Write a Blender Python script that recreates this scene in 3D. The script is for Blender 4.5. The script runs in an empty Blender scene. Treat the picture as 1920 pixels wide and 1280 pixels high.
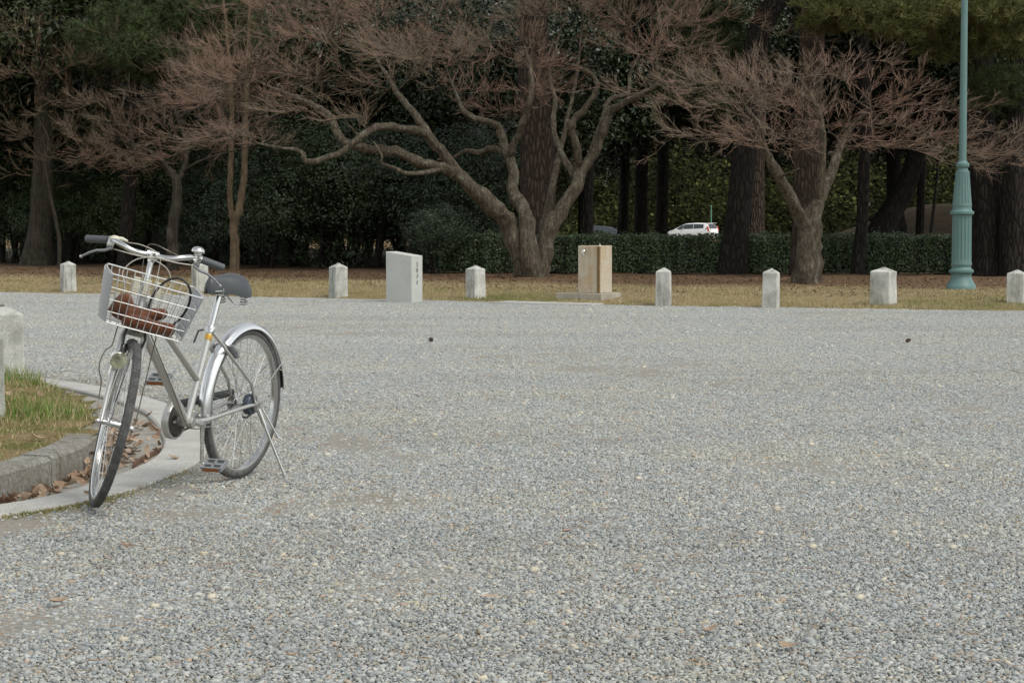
import bpy, math, random
import numpy as np
from mathutils import Matrix, Vector

rng = np.random.default_rng(7)
random.seed(7)
scene = bpy.context.scene
COL = scene.collection
rad = math.radians

# ------------------------------------------------------------------ camera
FPX, CAM_H, PITCH = 3880.0, 1.1344, 0.0551          # focal length in photo pixels (1920 wide)
cam_data = bpy.data.cameras.new("camera")
cam_data.sensor_width = 36.0
cam_data.lens = FPX / 1920 * 36.0
cam_data.clip_start = 0.1
cam_data.clip_end = 2000
cam = bpy.data.objects.new("camera", cam_data)
cam.location = (0, 0, CAM_H)
cam.rotation_euler = (math.pi / 2 - PITCH, 0, 0)
COL.objects.link(cam)
scene.camera = cam

# ------------------------------------------------------------------ sky and sun (overcast)
SUN_EL, SUN_AZ = 56.0, 128.0                         # azimuth clockwise from +Y (camera looks along +Y)
world = bpy.data.worlds.new("World")
scene.world = world
world.use_nodes = True
wn, wl = world.node_tree.nodes, world.node_tree.links
sky = wn.new("ShaderNodeTexSky")
sky.sky_type = 'NISHITA'
sky.sun_disc = False
sky.sun_elevation = rad(SUN_EL)
sky.sun_rotation = rad(SUN_AZ)
sky.air_density = 1.0
sky.dust_density = 0.6
sky.ozone_density = 1.0
hsv = wn.new("ShaderNodeHueSaturation")
hsv.inputs["Saturation"].default_value = 0.22
wl.new(sky.outputs[0], hsv.inputs["Color"])
cloud = wn.new("ShaderNodeMix"); cloud.data_type = 'RGBA'; cloud.blend_type = 'MULTIPLY'
cloud.inputs[0].default_value = 1.0; cloud.inputs[7].default_value = (1.0, 1.0, 0.965, 1)      # thin warm-white overcast
wl.new(hsv.outputs[0], cloud.inputs[6])
wl.new(cloud.outputs[2], wn["Background"].inputs["Color"])
wn["Background"].inputs["Strength"].default_value = 0.15
sun_data = bpy.data.lights.new("sun", 'SUN')
sun_data.energy = 1.5
sun_data.angle = rad(24)
sun_data.color = (1.0, 0.965, 0.90)
sun = bpy.data.objects.new("sun", sun_data)
sun.rotation_euler = Vector((-math.sin(rad(SUN_AZ)) * math.cos(rad(SUN_EL)),
                             -math.cos(rad(SUN_AZ)) * math.cos(rad(SUN_EL)),
                             -math.sin(rad(SUN_EL)))).to_track_quat('-Z', 'Y').to_euler()
COL.objects.link(sun)
scene.view_settings.view_transform = 'Standard'
scene.view_settings.look = 'None'
scene.view_settings.gamma = 1.0
scene.view_settings.exposure = 0.50

# ------------------------------------------------------------------ pixel -> direction -> place
def ray(px, py):
    a, b = (px - 960) / FPX, (640 - py) / FPX
    c, s = math.cos(PITCH), math.sin(PITCH)
    return np.array([a, c + s * b, -s + c * b])

def on_z(px, py, z=0.0):
    d = ray(px, py)
    return np.array([0, 0, CAM_H]) + d * ((z - CAM_H) / d[2])

def on_y(px, py, y):
    d = ray(px, py)
    return np.array([0, 0, CAM_H]) + d * (y / d[1])

# ------------------------------------------------------------------ mesh builder
class MB:
    def __init__(s):
        s.v, s.f, s.c, s.n = [], [], [], 0
    def add(s, verts, faces, col=None):
        verts = np.asarray(verts, float).reshape(-1, 3)
        s.v.append(verts)
        o = s.n
        s.f.extend([tuple(int(i) + o for i in f) for f in faces])
        s.n += len(verts)
        return s
    def box(s, c, size, rot=None):
        x, y, z = np.asarray(size, float) / 2
        p = np.array([(a * x, b * y, d * z) for d in (-1, 1) for a, b in ((-1, -1), (1, -1), (1, 1), (-1, 1))])
        if rot is not None: p = p @ np.asarray(rot).T
        return s.add(p + np.asarray(c, float), [(3, 2, 1, 0), (4, 5, 6, 7), (0, 1, 5, 4), (1, 2, 6, 5), (2, 3, 7, 6), (3, 0, 4, 7)])
    def tube(s, pts, r, n=8, closed=False, cap=True, flat=None):
        pts = np.asarray(pts, float)
        k = len(pts)
        r = np.broadcast_to(np.asarray(r, float), (k,))
        t = np.roll(pts, -1, 0) - np.roll(pts, 1, 0) if closed else np.gradient(pts, axis=0)
        t = t / (np.linalg.norm(t, axis=1)[:, None] + 1e-12)
        up = np.array([0, 0, 1.0]) if abs(t[0][2]) < 0.9 else np.array([1.0, 0, 0])
        a = np.cross(up, t[0]); a /= np.linalg.norm(a)
        ang = np.arange(n) * 2 * math.pi / n
        rows = []
        for i in range(k):
            a = a - t[i] * np.dot(a, t[i]); a /= np.linalg.norm(a) + 1e-12
            b = np.cross(t[i], a)
            fa, fb = (1, 1) if flat is None else flat
            rows.append(pts[i] + r[i] * (np.cos(ang)[:, None] * a * fa + np.sin(ang)[:, None] * b * fb))
        V = np.concatenate(rows)
        F = []
        for i in range(k if closed else k - 1):
            j = (i + 1) % k
            for q in range(n):
                q2 = (q + 1) % n
                F.append((i * n + q, i * n + q2, j * n + q2, j * n + q))
        if cap and not closed:
            F.append(tuple(range(n - 1, -1, -1)))
            F.append(tuple((k - 1) * n + q for q in range(n)))
        return s.add(V, F)
    def lathe(s, prof, n=24, center=(0, 0, 0), axis='z', flute=None):
        # prof: list of (r, h)
        ang = np.arange(n) * 2 * math.pi / n
        V = []
        for i, (r, h) in enumerate(prof):
            rr = np.full(n, r)
            if flute and flute[0] <= i <= flute[1]: rr = r * (1 - flute[3] * (np.sin(ang * flute[2] / 2) ** 2 < 0.5))
            V.append(np.stack([rr * np.cos(ang), rr * np.sin(ang), np.full(n, h)], 1))
        V = np.concatenate(V)
        if axis == 'y': V = V[:, [0, 2, 1]] * np.array([1, 1, -1])
        if axis == 'x': V = V[:, [2, 0, 1]]
        F = []
        for i in range(len(prof) - 1):
            for q in range(n):
                q2 = (q + 1) % n
                F.append((i * n + q, i * n + q2, (i + 1) * n + q2, (i + 1) * n + q))
        F.append(tuple(range(n - 1, -1, -1)))
        F.append(tuple((len(prof) - 1) * n + q for q in range(n)))
        return s.add(V + np.asarray(center, float), F)
    def xf(s, fn):
        s.v = [fn(np.concatenate(s.v))] if s.v else []
        return s
    def mesh(s, name, smooth=True):
        me = bpy.data.meshes.new(name)
        me.from_pydata(np.concatenate(s.v).tolist(), [], s.f)
        if smooth:
            me.polygons.foreach_set("use_smooth", [True] * len(me.polygons))
            me.set_sharp_from_angle(angle=rad(smooth if smooth is not True else 38))
        me.update()
        return me
    def build(s, name, mat, parent=None, smooth=True):
        return link(name, s.mesh(name, smooth), mat, parent)

def link(name, me, mat=None, parent=None):
    o = bpy.data.objects.new(name, me)
    if mat is not None and me is not None and not me.materials: me.materials.append(mat)
    COL.objects.link(o)
    if parent is not None: o.parent = parent
    return o

def soup(name, verts, nper, cols=None, smooth=False):
    """verts (N, nper, 3): N loose faces; cols (N,3) one colour each -> attribute col"""
    N = len(verts)
    me = bpy.data.meshes.new(name)
    me.vertices.add(N * nper)
    me.vertices.foreach_set("co", np.ascontiguousarray(verts, dtype=np.float32).ravel())
    me.loops.add(N * nper)
    me.loops.foreach_set("vertex_index", np.arange(N * nper, dtype=np.int32))
    me.polygons.add(N)
    me.polygons.foreach_set("loop_start", np.arange(0, N * nper, nper, dtype=np.int32))
    me.update(calc_edges=True)
    if cols is not None: set_col(me, np.repeat(cols, nper, 0))
    return me

def indexed(name, verts, faces, cols=None, smooth=False):
    """verts (V,3), faces (F,k) array"""
    F, k = faces.shape
    me = bpy.data.meshes.new(name)
    me.vertices.add(len(verts))
    me.vertices.foreach_set("co", np.ascontiguousarray(verts, dtype=np.float32).ravel())
    me.loops.add(F * k)
    me.loops.foreach_set("vertex_index", np.ascontiguousarray(faces, dtype=np.int32).ravel())
    me.polygons.add(F)
    me.polygons.foreach_set("loop_start", np.arange(0, F * k, k, dtype=np.int32))
    if smooth: me.polygons.foreach_set("use_smooth", np.ones(F, dtype=bool))
    me.update(calc_edges=True)
    if cols is not None: set_col(me, cols)
    return me

def set_col(me, cols):
    at = me.attributes.new("col", 'FLOAT_COLOR', 'POINT')
    c = np.ones((len(me.vertices), 4), np.float32); c[:, :3] = cols
    at.data.foreach_set("color", c.ravel())

def thing(name, label, cat, loc=(0, 0, 0), rotz=0.0, group=None):
    o = bpy.data.objects.new(name, None)
    o.empty_display_size = 0.2
    COL.objects.link(o)
    o.location = tuple(float(q) for q in loc); o.rotation_euler = (0, 0, rotz)
    return tag(o, label, cat, group)

def tag(o, label, cat, group=None):
    o["label"] = label; o["category"] = cat
    if group: o["group"] = group
    return o

def kind(o, k):
    o["kind"] = k
    return o

# ------------------------------------------------------------------ materials
def mat(name, base=(.5, .5, .5), rough=.6, metal=0.0, spec=.5, **kw):
    m = bpy.data.materials.new(name)
    m.use_nodes = True
    b = m.node_tree.nodes["Principled BSDF"]
    b.inputs["Base Color"].default_value = (*base, 1)
    b.inputs["Roughness"].default_value = rough
    b.inputs["Metallic"].default_value = metal
    b.inputs["Specular IOR Level"].default_value = spec
    for k, v in kw.items(): b.inputs[k.replace("_", " ")].default_value = v
    return m

class NT:
    def __init__(s, m):
        s.t = m.node_tree; s.n = s.t.nodes; s.l = s.t.links; s.b = s.n["Principled BSDF"]
    def node(s, typ, **kw):
        x = s.n.new(typ)
        for k, v in kw.items():
            if k in x.inputs: x.inputs[k].default_value = v
            else: setattr(x, k, v)
        return x
    def coord(s, which="Object", scale=(1, 1, 1)):
        if which == "World": c = s.node("ShaderNodeNewGeometry").outputs["Position"]
        else: c = s.node("ShaderNodeTexCoord").outputs[which]
        mp = s.node("ShaderNodeMapping")
        mp.inputs["Scale"].default_value = scale
        s.l.new(c, mp.inputs[0])
        return mp.outputs[0]
    def noise(s, vec, scale, detail=4, rough=.6):
        x = s.node("ShaderNodeTexNoise", Scale=scale, Detail=detail, Roughness=rough)
        s.l.new(vec, x.inputs["Vector"])
        return x.outputs["Fac"]
    def ramp(s, fac, stops, interp='LINEAR'):
        x = s.node("ShaderNodeValToRGB")
        e = x.color_ramp.elements
        x.color_ramp.interpolation = interp
        while len(e) > 1: e.remove(e[-1])
        for i, (p, c) in enumerate(stops):
            c = (c, c, c) if np.isscalar(c) else c
            q = e[0] if i == 0 else e.new(p)
            q.position = p; q.color = (*c, 1)
        s.l.new(fac, x.inputs[0])
        return x.outputs[0]
    def mix(s, fac, a, b, mode='MIX'):
        x = s.node("ShaderNodeMix", data_type='RGBA', blend_type=mode)
        for sock, v in ((x.inputs[0], fac), (x.inputs[6], a), (x.inputs[7], b)):
            if hasattr(v, "links"): s.l.new(v, sock)
            else: sock.default_value = v if np.isscalar(v) else (*v, 1)
        return x.outputs[2]
    def attr(s, name, out="Color"):
        x = s.node("ShaderNodeAttribute", attribute_name=name)
        return x.outputs[out]
    def bump(s, h, strength=.5, dist=.01):
        x = s.node("ShaderNodeBump", Strength=strength, Distance=dist)
        s.l.new(h, x.inputs["Height"])
        s.l.new(x.outputs[0], s.b.inputs["Normal"])
    def base(s, c): s.l.new(c, s.b.inputs["Base Color"])
    def rough(s, c): s.l.new(c, s.b.inputs["Roughness"])

def col_mat(name, rough=.6, spec=.4, trans=0.0):
    m = mat(name, rough=rough, spec=spec); t = NT(m)
    t.base(t.attr("col"))
    return m

def stone_mat(name, a, b, dirt, speck=260, stain=.5, streak=True):
    m = mat(name, rough=.85, spec=.25); t = NT(m)
    v = t.coord("Object"); w = t.coord("World")
    f = t.noise(v, speck, 3, .7)
    c = t.ramp(f, [(.32, tuple(np.array(a) * .55)), (.45, a), (.62, b)])
    big = t.noise(w, 3.2, 5, .65)
    c = t.mix(t.ramp(big, [(.42, 0.0), (.72, stain)]), c, dirt)
    if streak:
        st = t.noise(t.coord("World", (14, 14, 1.6)), 1.0, 4, .6)
        c = t.mix(t.ramp(st, [(.52, 0.0), (.7, stain * .8)]), c, tuple(np.array(dirt) * .7))
    t.base(c)
    t.bump(t.noise(v, 140, 4, .7), .45, .006)
    return m

M = {}
M['granite'] = stone_mat("granite", (.50, .50, .46), (.68, .675, .63), (.20, .20, .165), 130, .85)
M['stele'] = stone_mat("marker_stone", (.48, .49, .45), (.60, .61, .57), (.37, .38, .33), 300, .5, False)
M['fountain'] = stone_mat("ochre_stone", (.44, .40, .31), (.60, .545, .45), (.43, .28, .14), 120, .72)
M['fountbase'] = stone_mat('base_stone', (.36, .33, .27), (.48, .45, .38), (.26, .22, .16), 120, .7)
M['kerb'] = stone_mat("kerb_stone", (.20, .195, .17), (.32, .315, .285), (.13, .105, .07), 60, .9)
M['concrete'] = stone_mat("gutter_concrete", (.30, .285, .25), (.38, .365, .33), (.22, .195, .155), 90, .7, False)
M['edging'] = stone_mat("edging_concrete", (.40, .395, .37), (.50, .49, .46), (.28, .26, .215), 110, .6, False)
M['rust'] = stone_mat("rust", (.145, .085, .058), (.20, .12, .085), (.10, .08, .06), 80, .5, False)
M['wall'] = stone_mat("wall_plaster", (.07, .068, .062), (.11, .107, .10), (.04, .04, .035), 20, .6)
M['cap'] = mat("wall_cap", (.16, .16, .15), .8)

def bark(name, a, b, scale=1.0, bumpd=.03, ridge=(7, 7, 1.1), lichen=None, cells=True):
    m = mat(name, rough=.9, spec=.2); t = NT(m)
    v = t.coord("World", ridge)
    vo = t.node("ShaderNodeTexVoronoi", Scale=2.2 * scale, feature='DISTANCE_TO_EDGE')
    nz = t.node("ShaderNodeTexNoise", Scale=1.5, Detail=4)
    t.l.new(v, nz.inputs["Vector"])
    mx = t.node("ShaderNodeMix", data_type='VECTOR'); mx.inputs[0].default_value = .25
    t.l.new(v, mx.inputs[4]); t.l.new(nz.outputs["Color"], mx.inputs[5])
    t.l.new(mx.outputs[1], vo.inputs["Vector"])
    ridgec = t.ramp(vo.outputs[0], [(.0, 0.0), (.22, 1.0)]) if cells else t.ramp(t.noise(v, 2.4, 6, .65), [(.36, 0.0), (.6, 1.0)])
    n2 = t.noise(t.coord("World"), 9, 5, .7)
    c = t.mix(ridgec, tuple(np.array(a) * (.6 if cells else .7)), t.ramp(n2, [(.3, a), (.7, b)]))
    if lichen is not None:
        n3 = t.noise(t.coord("World"), 4.5, 4, .7)
        c = t.mix(t.ramp(n3, [(.52, 0.0), (.68, .6)]), c, lichen)
    t.base(c)
    t.bump(ridgec, .9, bumpd)
    return m
M['bark_maple'] = bark("maple_bark", (.085, .068, .048), (.19, .158, .115), 1.3, .03, (9, 9, 1.5), (.20, .195, .15), False)
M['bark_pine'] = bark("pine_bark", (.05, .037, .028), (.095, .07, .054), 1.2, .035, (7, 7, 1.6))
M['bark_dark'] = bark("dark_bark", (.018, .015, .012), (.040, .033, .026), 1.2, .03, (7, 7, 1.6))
M['bark_oak'] = bark("oak_bark", (.055, .047, .035), (.10, .085, .063), 1.2, .025, (8, 8, 1.0), (.085, .09, .062), False)
M['bark_tan'] = bark("tan_bark", (.135, .10, .062), (.20, .15, .095), 1.5, .008, (8, 8, 2), None, False)
M['twig'] = col_mat("twig", .75, .2)
M['leaf'] = mat("evergreen_leaf", rough=.42, spec=.45); t = NT(M['leaf'])
oi_ = t.node("ShaderNodeObjectInfo")                                   # plants differ: bluish, olive and yellowish greens
t.base(t.mix(1.0, t.attr("col"), t.ramp(oi_.outputs["Random"], [(0.0, (.75, .85, .95)), (.35, (1.0, 1.0, .9)), (.7, (1.35, 1.2, .8)), (1.0, (.9, 1.05, .85))]), 'MULTIPLY'))
M['farleaf'] = col_mat("far_leaf", .9, .1)
M['needle'] = col_mat("pine_needle", .6, .3)
M['grass'] = col_mat("grass_blade", .7, .25)
M['deadleaf'] = col_mat("dead_leaf", .8, .2)

# ------------------------------------------------------------------ ground heights
EX = np.array([-60, -8.94, -3.1, 1.87, 3.69, 6.99, 12, 60.0])
EY = np.array([62, 36.12, 33.38, 30.17, 29.17, 28.24, 27.2, 20.0])
def sstep(a, b, x):
    t = np.clip((np.asarray(x, float) - a) / (b - a), 0, 1)
    return t * t * (3 - 2 * t)
def wob(x, y, k=1.0):
    return (np.sin(1.7 * k * x + .6 * y) + np.sin(2.9 * k * x - 1.1 * y + 1.3) + np.sin(5.3 * k * x + 2.1 * y + .4) * .6) / 2.6
def edge_s(x, y):
    return (np.asarray(y, float) - np.interp(x, EX, EY)) * .88
def ground_z(x, y):
    x = np.asarray(x, float); y = np.asarray(y, float)
    s = edge_s(x, y)
    z = -.16 + .19 * sstep(-.55, .25, s + .10 * wob(x, y) + .05 * wob(x * 3.1, y * 2.7)) + .10 * sstep(.2, 2.2, s) + .03 * sstep(2, 8, s)
    z = z + np.where(s > .3, .018 * wob(x * .9, y * .9) + .012 * wob(x * 2.6, y * 2.6), 0)
    z = z - .29 * sstep(60, 150, y)
    mound = 2.3 * np.exp(-((x - 21.5) / 5.0) ** 2 - ((y - 104) / 7.0) ** 2)
    return z + mound
def on_ground(px, py):
    z = 0.05
    for _ in range(12):
        p = on_z(px, py, z)
        z = .5 * z + .5 * max(float(ground_z(p[0], p[1])), -.005)
    return on_z(px, py, z)
def gz(x, y): return max(float(ground_z(x, y)), -0.005)
def column(px, Y):
    """ground point at photo column px and distance Y"""
    p = on_y(px, 500, Y)
    return np.array([p[0], Y, gz(p[0], Y)])

def grid_mesh(name, xs, ys, zf, keep=None):
    X, Y = np.meshgrid(xs, ys)
    Z = zf(X, Y)
    V = np.stack([X.ravel(), Y.ravel(), Z.ravel()], 1)
    nx, ny = len(xs), len(ys)
    i = np.arange(nx * ny).reshape(ny, nx)
    F = np.stack([i[:-1, :-1].ravel(), i[:-1, 1:].ravel(), i[1:, 1:].ravel(), i[1:, :-1].ravel()], 1)
    if keep is not None:
        c = V[F].mean(1)
        F = F[keep(c[:, 0], c[:, 1])]
        used = np.unique(F); re = np.full(len(V), -1); re[used] = np.arange(len(used))
        V, F = V[used], re[F]
    return indexed(name, V, F, smooth=True), V

# the ground: one sheet to the horizon
xs = np.unique(np.concatenate([np.linspace(-700, -40, 23), np.linspace(-40, -16, 25), np.arange(-16, 14.01, .22), np.linspace(14, 40, 27), np.linspace(40, 700, 23)]))
ys = np.unique(np.concatenate([np.linspace(-60, 24, 22), np.arange(24, 50, .22), np.linspace(50, 70, 30), np.linspace(70, 160, 46), np.linspace(160, 300, 15), np.linspace(300, 1500, 13)]))
me, V = grid_mesh("ground", xs, ys, ground_z)
at = me.attributes.new("edge", 'FLOAT', 'POINT')
at.data.foreach_set("value", edge_s(V[:, 0], V[:, 1]).astype(np.float32))
m = mat("ground_soil", rough=.95, spec=.1); t = NT(m)
s_ = t.attr("edge", "Fac")
w = t.coord("World")
n1 = t.noise(w, 1.1, 5, .65); n2 = t.noise(w, 14, 5, .75); n3 = t.noise(w, 60, 3, .7)
def madd(t, x, k, c):
    q = t.node("ShaderNodeMath", operation='MULTIPLY_ADD'); t.l.new(x, q.inputs[0]); q.inputs[1].default_value = k
    if hasattr(c, "links"): t.l.new(c, q.inputs[2])
    else: q.inputs[2].default_value = c
    return q.outputs[0]
grassy = t.mix(t.ramp(n1, [(.47, 0.0), (.68, .8)]), t.ramp(n2, [(.3, (.16, .12, .065)), (.65, (.36, .285, .16))]), t.ramp(n2, [(.3, (.09, .09, .03)), (.7, (.20, .185, .065))]))
litter = t.ramp(n2, [(.28, (.07, .047, .028)), (.5, (.155, .098, .058)), (.75, (.27, .18, .108))])
soil = t.ramp(n2, [(.3, (.03, .024, .016)), (.7, (.075, .06, .038))])
far_ = t.ramp(n1, [(.35, (.14, .105, .05)), (.65, (.26, .17, .10))])
c = t.mix(t.ramp(madd(t, s_, .1, madd(t, n1, .25, -.12)), [(.42, 0.0), (.62, 1.0)]), grassy, litter)
c = t.mix(t.ramp(madd(t, s_, .02, 0.0), [(.26, 0.0), (.36, 1.0)]), c, soil)
c = t.mix(t.ramp(madd(t, s_, .01, 0.0), [(.55, 0.0), (.75, 1.0)]), c, far_)
c = t.mix(t.ramp(n3, [(.3, .35), (.6, 0.0)]), c, (.02, .015, .01))
t.base(c); t.bump(n3, .6, .02)
kind(link("ground", me, m), "structure")

# ------------------------------------------------------------------ island outline: kerb, gutter, edging
CP = np.array([(-9.5, .5), (-6.5, 2.6), (-3.6, 5.9), (-2.65, 7.12), (-2.03, 8.02), (-1.72, 8.56), (-1.57, 9.3), (-1.51, 10.0), (-1.58, 10.8), (-1.75, 11.65),
               (-1.98, 12.55), (-2.25, 13.3), (-2.6, 14.05), (-3.1, 14.9), (-3.9, 15.95), (-5.4, 17.5), (-8.5, 20.2), (-12, 23), (-18, 27.0)])
def catmull(P, per=10):
    P = np.asarray(P, float); Q = np.vstack([2 * P[0] - P[1], P, 2 * P[-1] - P[-2]])
    out = []
    for i in range(1, len(Q) - 2):
        for k in range(per):
            u = k / per; a, b, c, d = Q[i - 1], Q[i], Q[i + 1], Q[i + 2]
            out.append(.5 * ((2 * b) + (c - a) * u + (2 * a - 5 * b + 4 * c - d) * u * u + (3 * b - a - 3 * c + d) * u ** 3))
    out.append(P[-1])
    return np.array(out)
def resample(P, step):
    d = np.concatenate([[0], np.cumsum(np.linalg.norm(np.diff(P, axis=0), axis=1))])
    n = int(d[-1] / step) + 1
    s = np.linspace(0, d[-1], n)
    return np.stack([np.interp(s, d, P[:, k]) for k in range(P.shape[1])], 1)
OUT = resample(catmull(CP), .06)
TN = np.gradient(OUT, axis=0); TN /= np.linalg.norm(TN, axis=1)[:, None]
NRM = np.stack([-TN[:, 1], TN[:, 0]], 1)             # points into the island (left of travel)
for _ in range(25): NRM[1:-1] = (NRM[:-2] + NRM[1:-1] + NRM[2:]) / 3
NRM /= np.linalg.norm(NRM, axis=1)[:, None]
POLY = np.vstack([OUT, [(-60, 27), (-60, .5)]])
def inside(x, y):
    x = np.asarray(x, float); y = np.asarray(y, float); r = np.zeros(x.shape, bool)
    j = len(POLY) - 1
    for i in range(len(POLY)):
        xi, yi = POLY[i]; xj, yj = POLY[j]
        if yi != yj: r ^= ((yi > y) != (yj > y)) & (x < (xj - xi) * (y - yi) / (yj - yi) + xi)
        j = i
    return r
def inset(x, y):
    """signed distance into the island from the outer edge of the edging"""
    x = np.asarray(x, float); y = np.asarray(y, float)
    sh = x.shape; q = np.stack([x.ravel(), y.ravel()], 1); d = np.empty(len(q))
    for i in range(0, len(q), 4000):
        d[i:i + 4000] = np.sqrt(((q[i:i + 4000, None] - OUT[None, ::2]) ** 2).sum(2)).min(1)
    return (d * np.where(inside(q[:, 0], q[:, 1]), 1, -1)).reshape(sh)

def sweep(i0, i1, prof, closed=True, jit=0.0):
    """prof: (t inward, z) list swept along the outline between sample i0 and i1"""
    mb = MB(); idx = list(range(i0, i1 + 1)); k = len(prof)
    V = []
    for i in idx:
        for (tt, z) in prof:
            p = OUT[i] + NRM[i] * tt
            V.append((p[0], p[1], z + jit * wob(p[0] * 4, p[1] * 4)))
    F = []
    kk = k if closed else k - 1
    for a in range(len(idx) - 1):
        for q in range(kk):
            q2 = (q + 1) % k
            F.append((a * k + q, a * k + q2, (a + 1) * k + q2, (a + 1) * k + q))
    if closed:
        F.append(tuple(range(k - 1, -1, -1))); F.append(tuple((len(idx) - 1) * k + q for q in range(k)))
    return mb.add(V, F)
def near(pt): return int(((OUT - np.asarray(pt)[:2]) ** 2).sum(1).argmin())

KERB_Z, CH0, CH1, CH2 = .085, .24, .57, .73
gutter = sweep(0, len(OUT) - 1, [(CH0 - .03, -.2), (CH0 - .03, -.014), (CH0 + .10, -.024), (CH1 - .12, -.056), (CH1 + .03, -.062), (CH1 + .03, -.2)], False, .004).build("gutter", M['concrete'])
kind(gutter, "structure")
def blocks(name, parent, prof, length, m, gap, start=0, seed=3):
    rnd = random.Random(seed); i = start; n = int(length / .06)
    while i + 4 < len(OUT):
        j = min(i + n, len(OUT) - 1)
        dz = rnd.uniform(-.004, .004); dt = rnd.uniform(-.004, .004)
        g = sweep(i, j, [(a + dt, z + (dz if z > -.1 else 0)) for a, z in prof])
        # a narrow joint: pull both ends in by the gap
        k = len(prof); V = g.v[0]
        for e, s in ((0, 1), (j - i, -1)):
            V[e * k:(e + 1) * k, :2] += TN[i if e == 0 else j] * gap * s
        g.build(name, m, parent, 30)
        i = j
jk = near(on_z(114, 880, .0)[:2])
blocks("kerb_stone", gutter, [(CH1 - .004, -.16), (CH1, KERB_Z - .02), (CH1 + .018, KERB_Z - .002), (CH1 + .03, KERB_Z), (CH2 - .015, KERB_Z + .002), (CH2, KERB_Z - .012), (CH2, -.16)], 0.95, M['kerb'], .010, jk % 18)
blocks("edging_block", gutter, [(0, -.14), (0, .0), (.01, .010), (CH0 - .012, .012), (CH0, .002), (CH0, -.14)], 1.5, M['edging'], .003, 5)

# island soil
xs = np.arange(-14, -1.4, .12); ys = np.arange(2.5, 24, .12)
def island_z(x, y):
    dd = inset_grid(x, y)
    return .068 + .03 * sstep(9.9, 10.8, y) * (1 - sstep(.85, 1.3, dd)) + .035 * sstep(.75, 2.0, dd) + .012 * wob(x * 2, y * 2) + .006 * wob(x * 6, y * 6)
def inset_grid(x, y): return inset(x, y)
me, V = grid_mesh("island_ground", xs, ys, island_z, lambda x, y: inset(x, y) > np.where(y > 10.4, .61, .68))
m = mat("island_soil", rough=.95, spec=.1); t = NT(m); w = t.coord("World")
n1 = t.noise(w, 2.6, 4, .6); n2 = t.noise(w, 30, 5, .75)
t.base(t.mix(t.ramp(n1, [(.42, 0.0), (.58, 1.0)]), t.ramp(n2, [(.3, (.11, .08, .04)), (.7, (.30, .23, .12))]), t.ramp(n2, [(.3, (.07, .07, .02)), (.7, (.15, .15, .05))])))
t.bump(n2, .8, .02)
kind(link("island_ground", me, m), "structure")

# ------------------------------------------------------------------ gravel court
def patch(x, y):
    """where the fine dirt lies over the stones (0..1)"""
    v = .5 + .28 * np.sin(.9 * x + .35 * y + 1.0) + .25 * np.sin(.55 * x - .8 * y + 2.1) + .22 * np.sin(2.3 * x + 1.1 * y) + .2 * np.sin(1.4 * x - 2.7 * y + .7) + .13 * np.sin(5.1 * x + 3.3 * y) + .13 * np.sin(4.3 * x - 6.1 * y)
    v = sstep(.55, 1.35, v) * .8
    d = np.hypot((x + 1.05) / 1.1, (y - 10.6) / 2.0)                     # scuffed ground round the bicycle's rear wheel
    v = np.maximum(v, .85 * sstep(1.1, .3, d) * (.6 + .4 * np.sin(7 * x + 3 * y)))
    return v
GZ = -.006
def gravel_z(x, y):
    dd = inset_cache(x, y)
    fringe = sstep(-.55, -.05, dd)
    return GZ - .0055 + .0105 * patch(x, y) + .010 * fringe + .002 * wob(x * 3, y * 3) + .008 * wob(x * .35, y * .3) * sstep(10, 16, y)
def inset_cache(x, y):
    out = np.full(np.shape(x), -9.0)
    msk = (x < 0) & (x > -20) & (y > 2) & (y < 28)
    if msk.any(): out[msk] = inset(x[msk], y[msk])
    return out
xs = np.arange(-20, 20.01, .16); ys = np.arange(-6, 44, .16)
me, V = grid_mesh("gravel_court", xs, ys, gravel_z, lambda x, y: (inset_cache(x, y) < .13) & (edge_s(x, y) < 1.2))
m = mat("gravel_dirt", rough=.95, spec=.12); t = NT(m); w = t.coord("World")
n1 = t.noise(w, .9, 4, .6); n2 = t.noise(w, 45, 5, .8); n3 = t.noise(w, 160, 3, .8)
c = t.mix(t.ramp(n1, [(.35, 0.0), (.65, 1.0)]), t.ramp(n2, [(.3, (.20, .18, .145)), (.7, (.37, .335, .275))]), t.ramp(n2, [(.3, (.20, .195, .175)), (.7, (.37, .36, .33))]))
c = t.mix(t.ramp(n3, [(.35, .5), (.5, 0.0)]), c, (.10, .095, .085))
t.base(c); t.bump(n3, .8, .006)
court = kind(link("gravel_court", me, m), "structure")

# stones: half-metre mats of modelled stones, laid side by side with different turns
def ico():
    p = (1 + 5 ** .5) / 2
    v = np.array([(-1, p, 0), (1, p, 0), (-1, -p, 0), (1, -p, 0), (0, -1, p), (0, 1, p), (0, -1, -p), (0, 1, -p), (p, 0, -1), (p, 0, 1), (-p, 0, -1), (-p, 0, 1)], float)
    f = np.array([(0, 11, 5), (0, 5, 1), (0, 1, 7), (0, 7, 10), (0, 10, 11), (1, 5, 9), (5, 11, 4), (11, 10, 2), (10, 7, 6), (7, 1, 8), (3, 9, 4), (3, 4, 2), (3, 2, 6), (3, 6, 8), (3, 8, 9), (4, 9, 5), (2, 4, 11), (6, 2, 10), (8, 6, 7), (9, 8, 1)])
    return v / np.linalg.norm(v[0]), f
ICO_V, ICO_F = ico()
PAL = np.array([(.30, .31, .305), (.36, .365, .355), (.25, .265, .275), (.20, .215, .23), (.42, .42, .405), (.31, .325, .34), (.38, .36, .315), (.46, .41, .33), (.54, .53, .50), (.30, .25, .19), (.14, .145, .15), (.40, .30, .235), (.34, .355, .37)])
PAL = (PAL * .9 + PAL.mean(0) * .1) * np.array([1.035, 1.05, 1.015])
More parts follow.
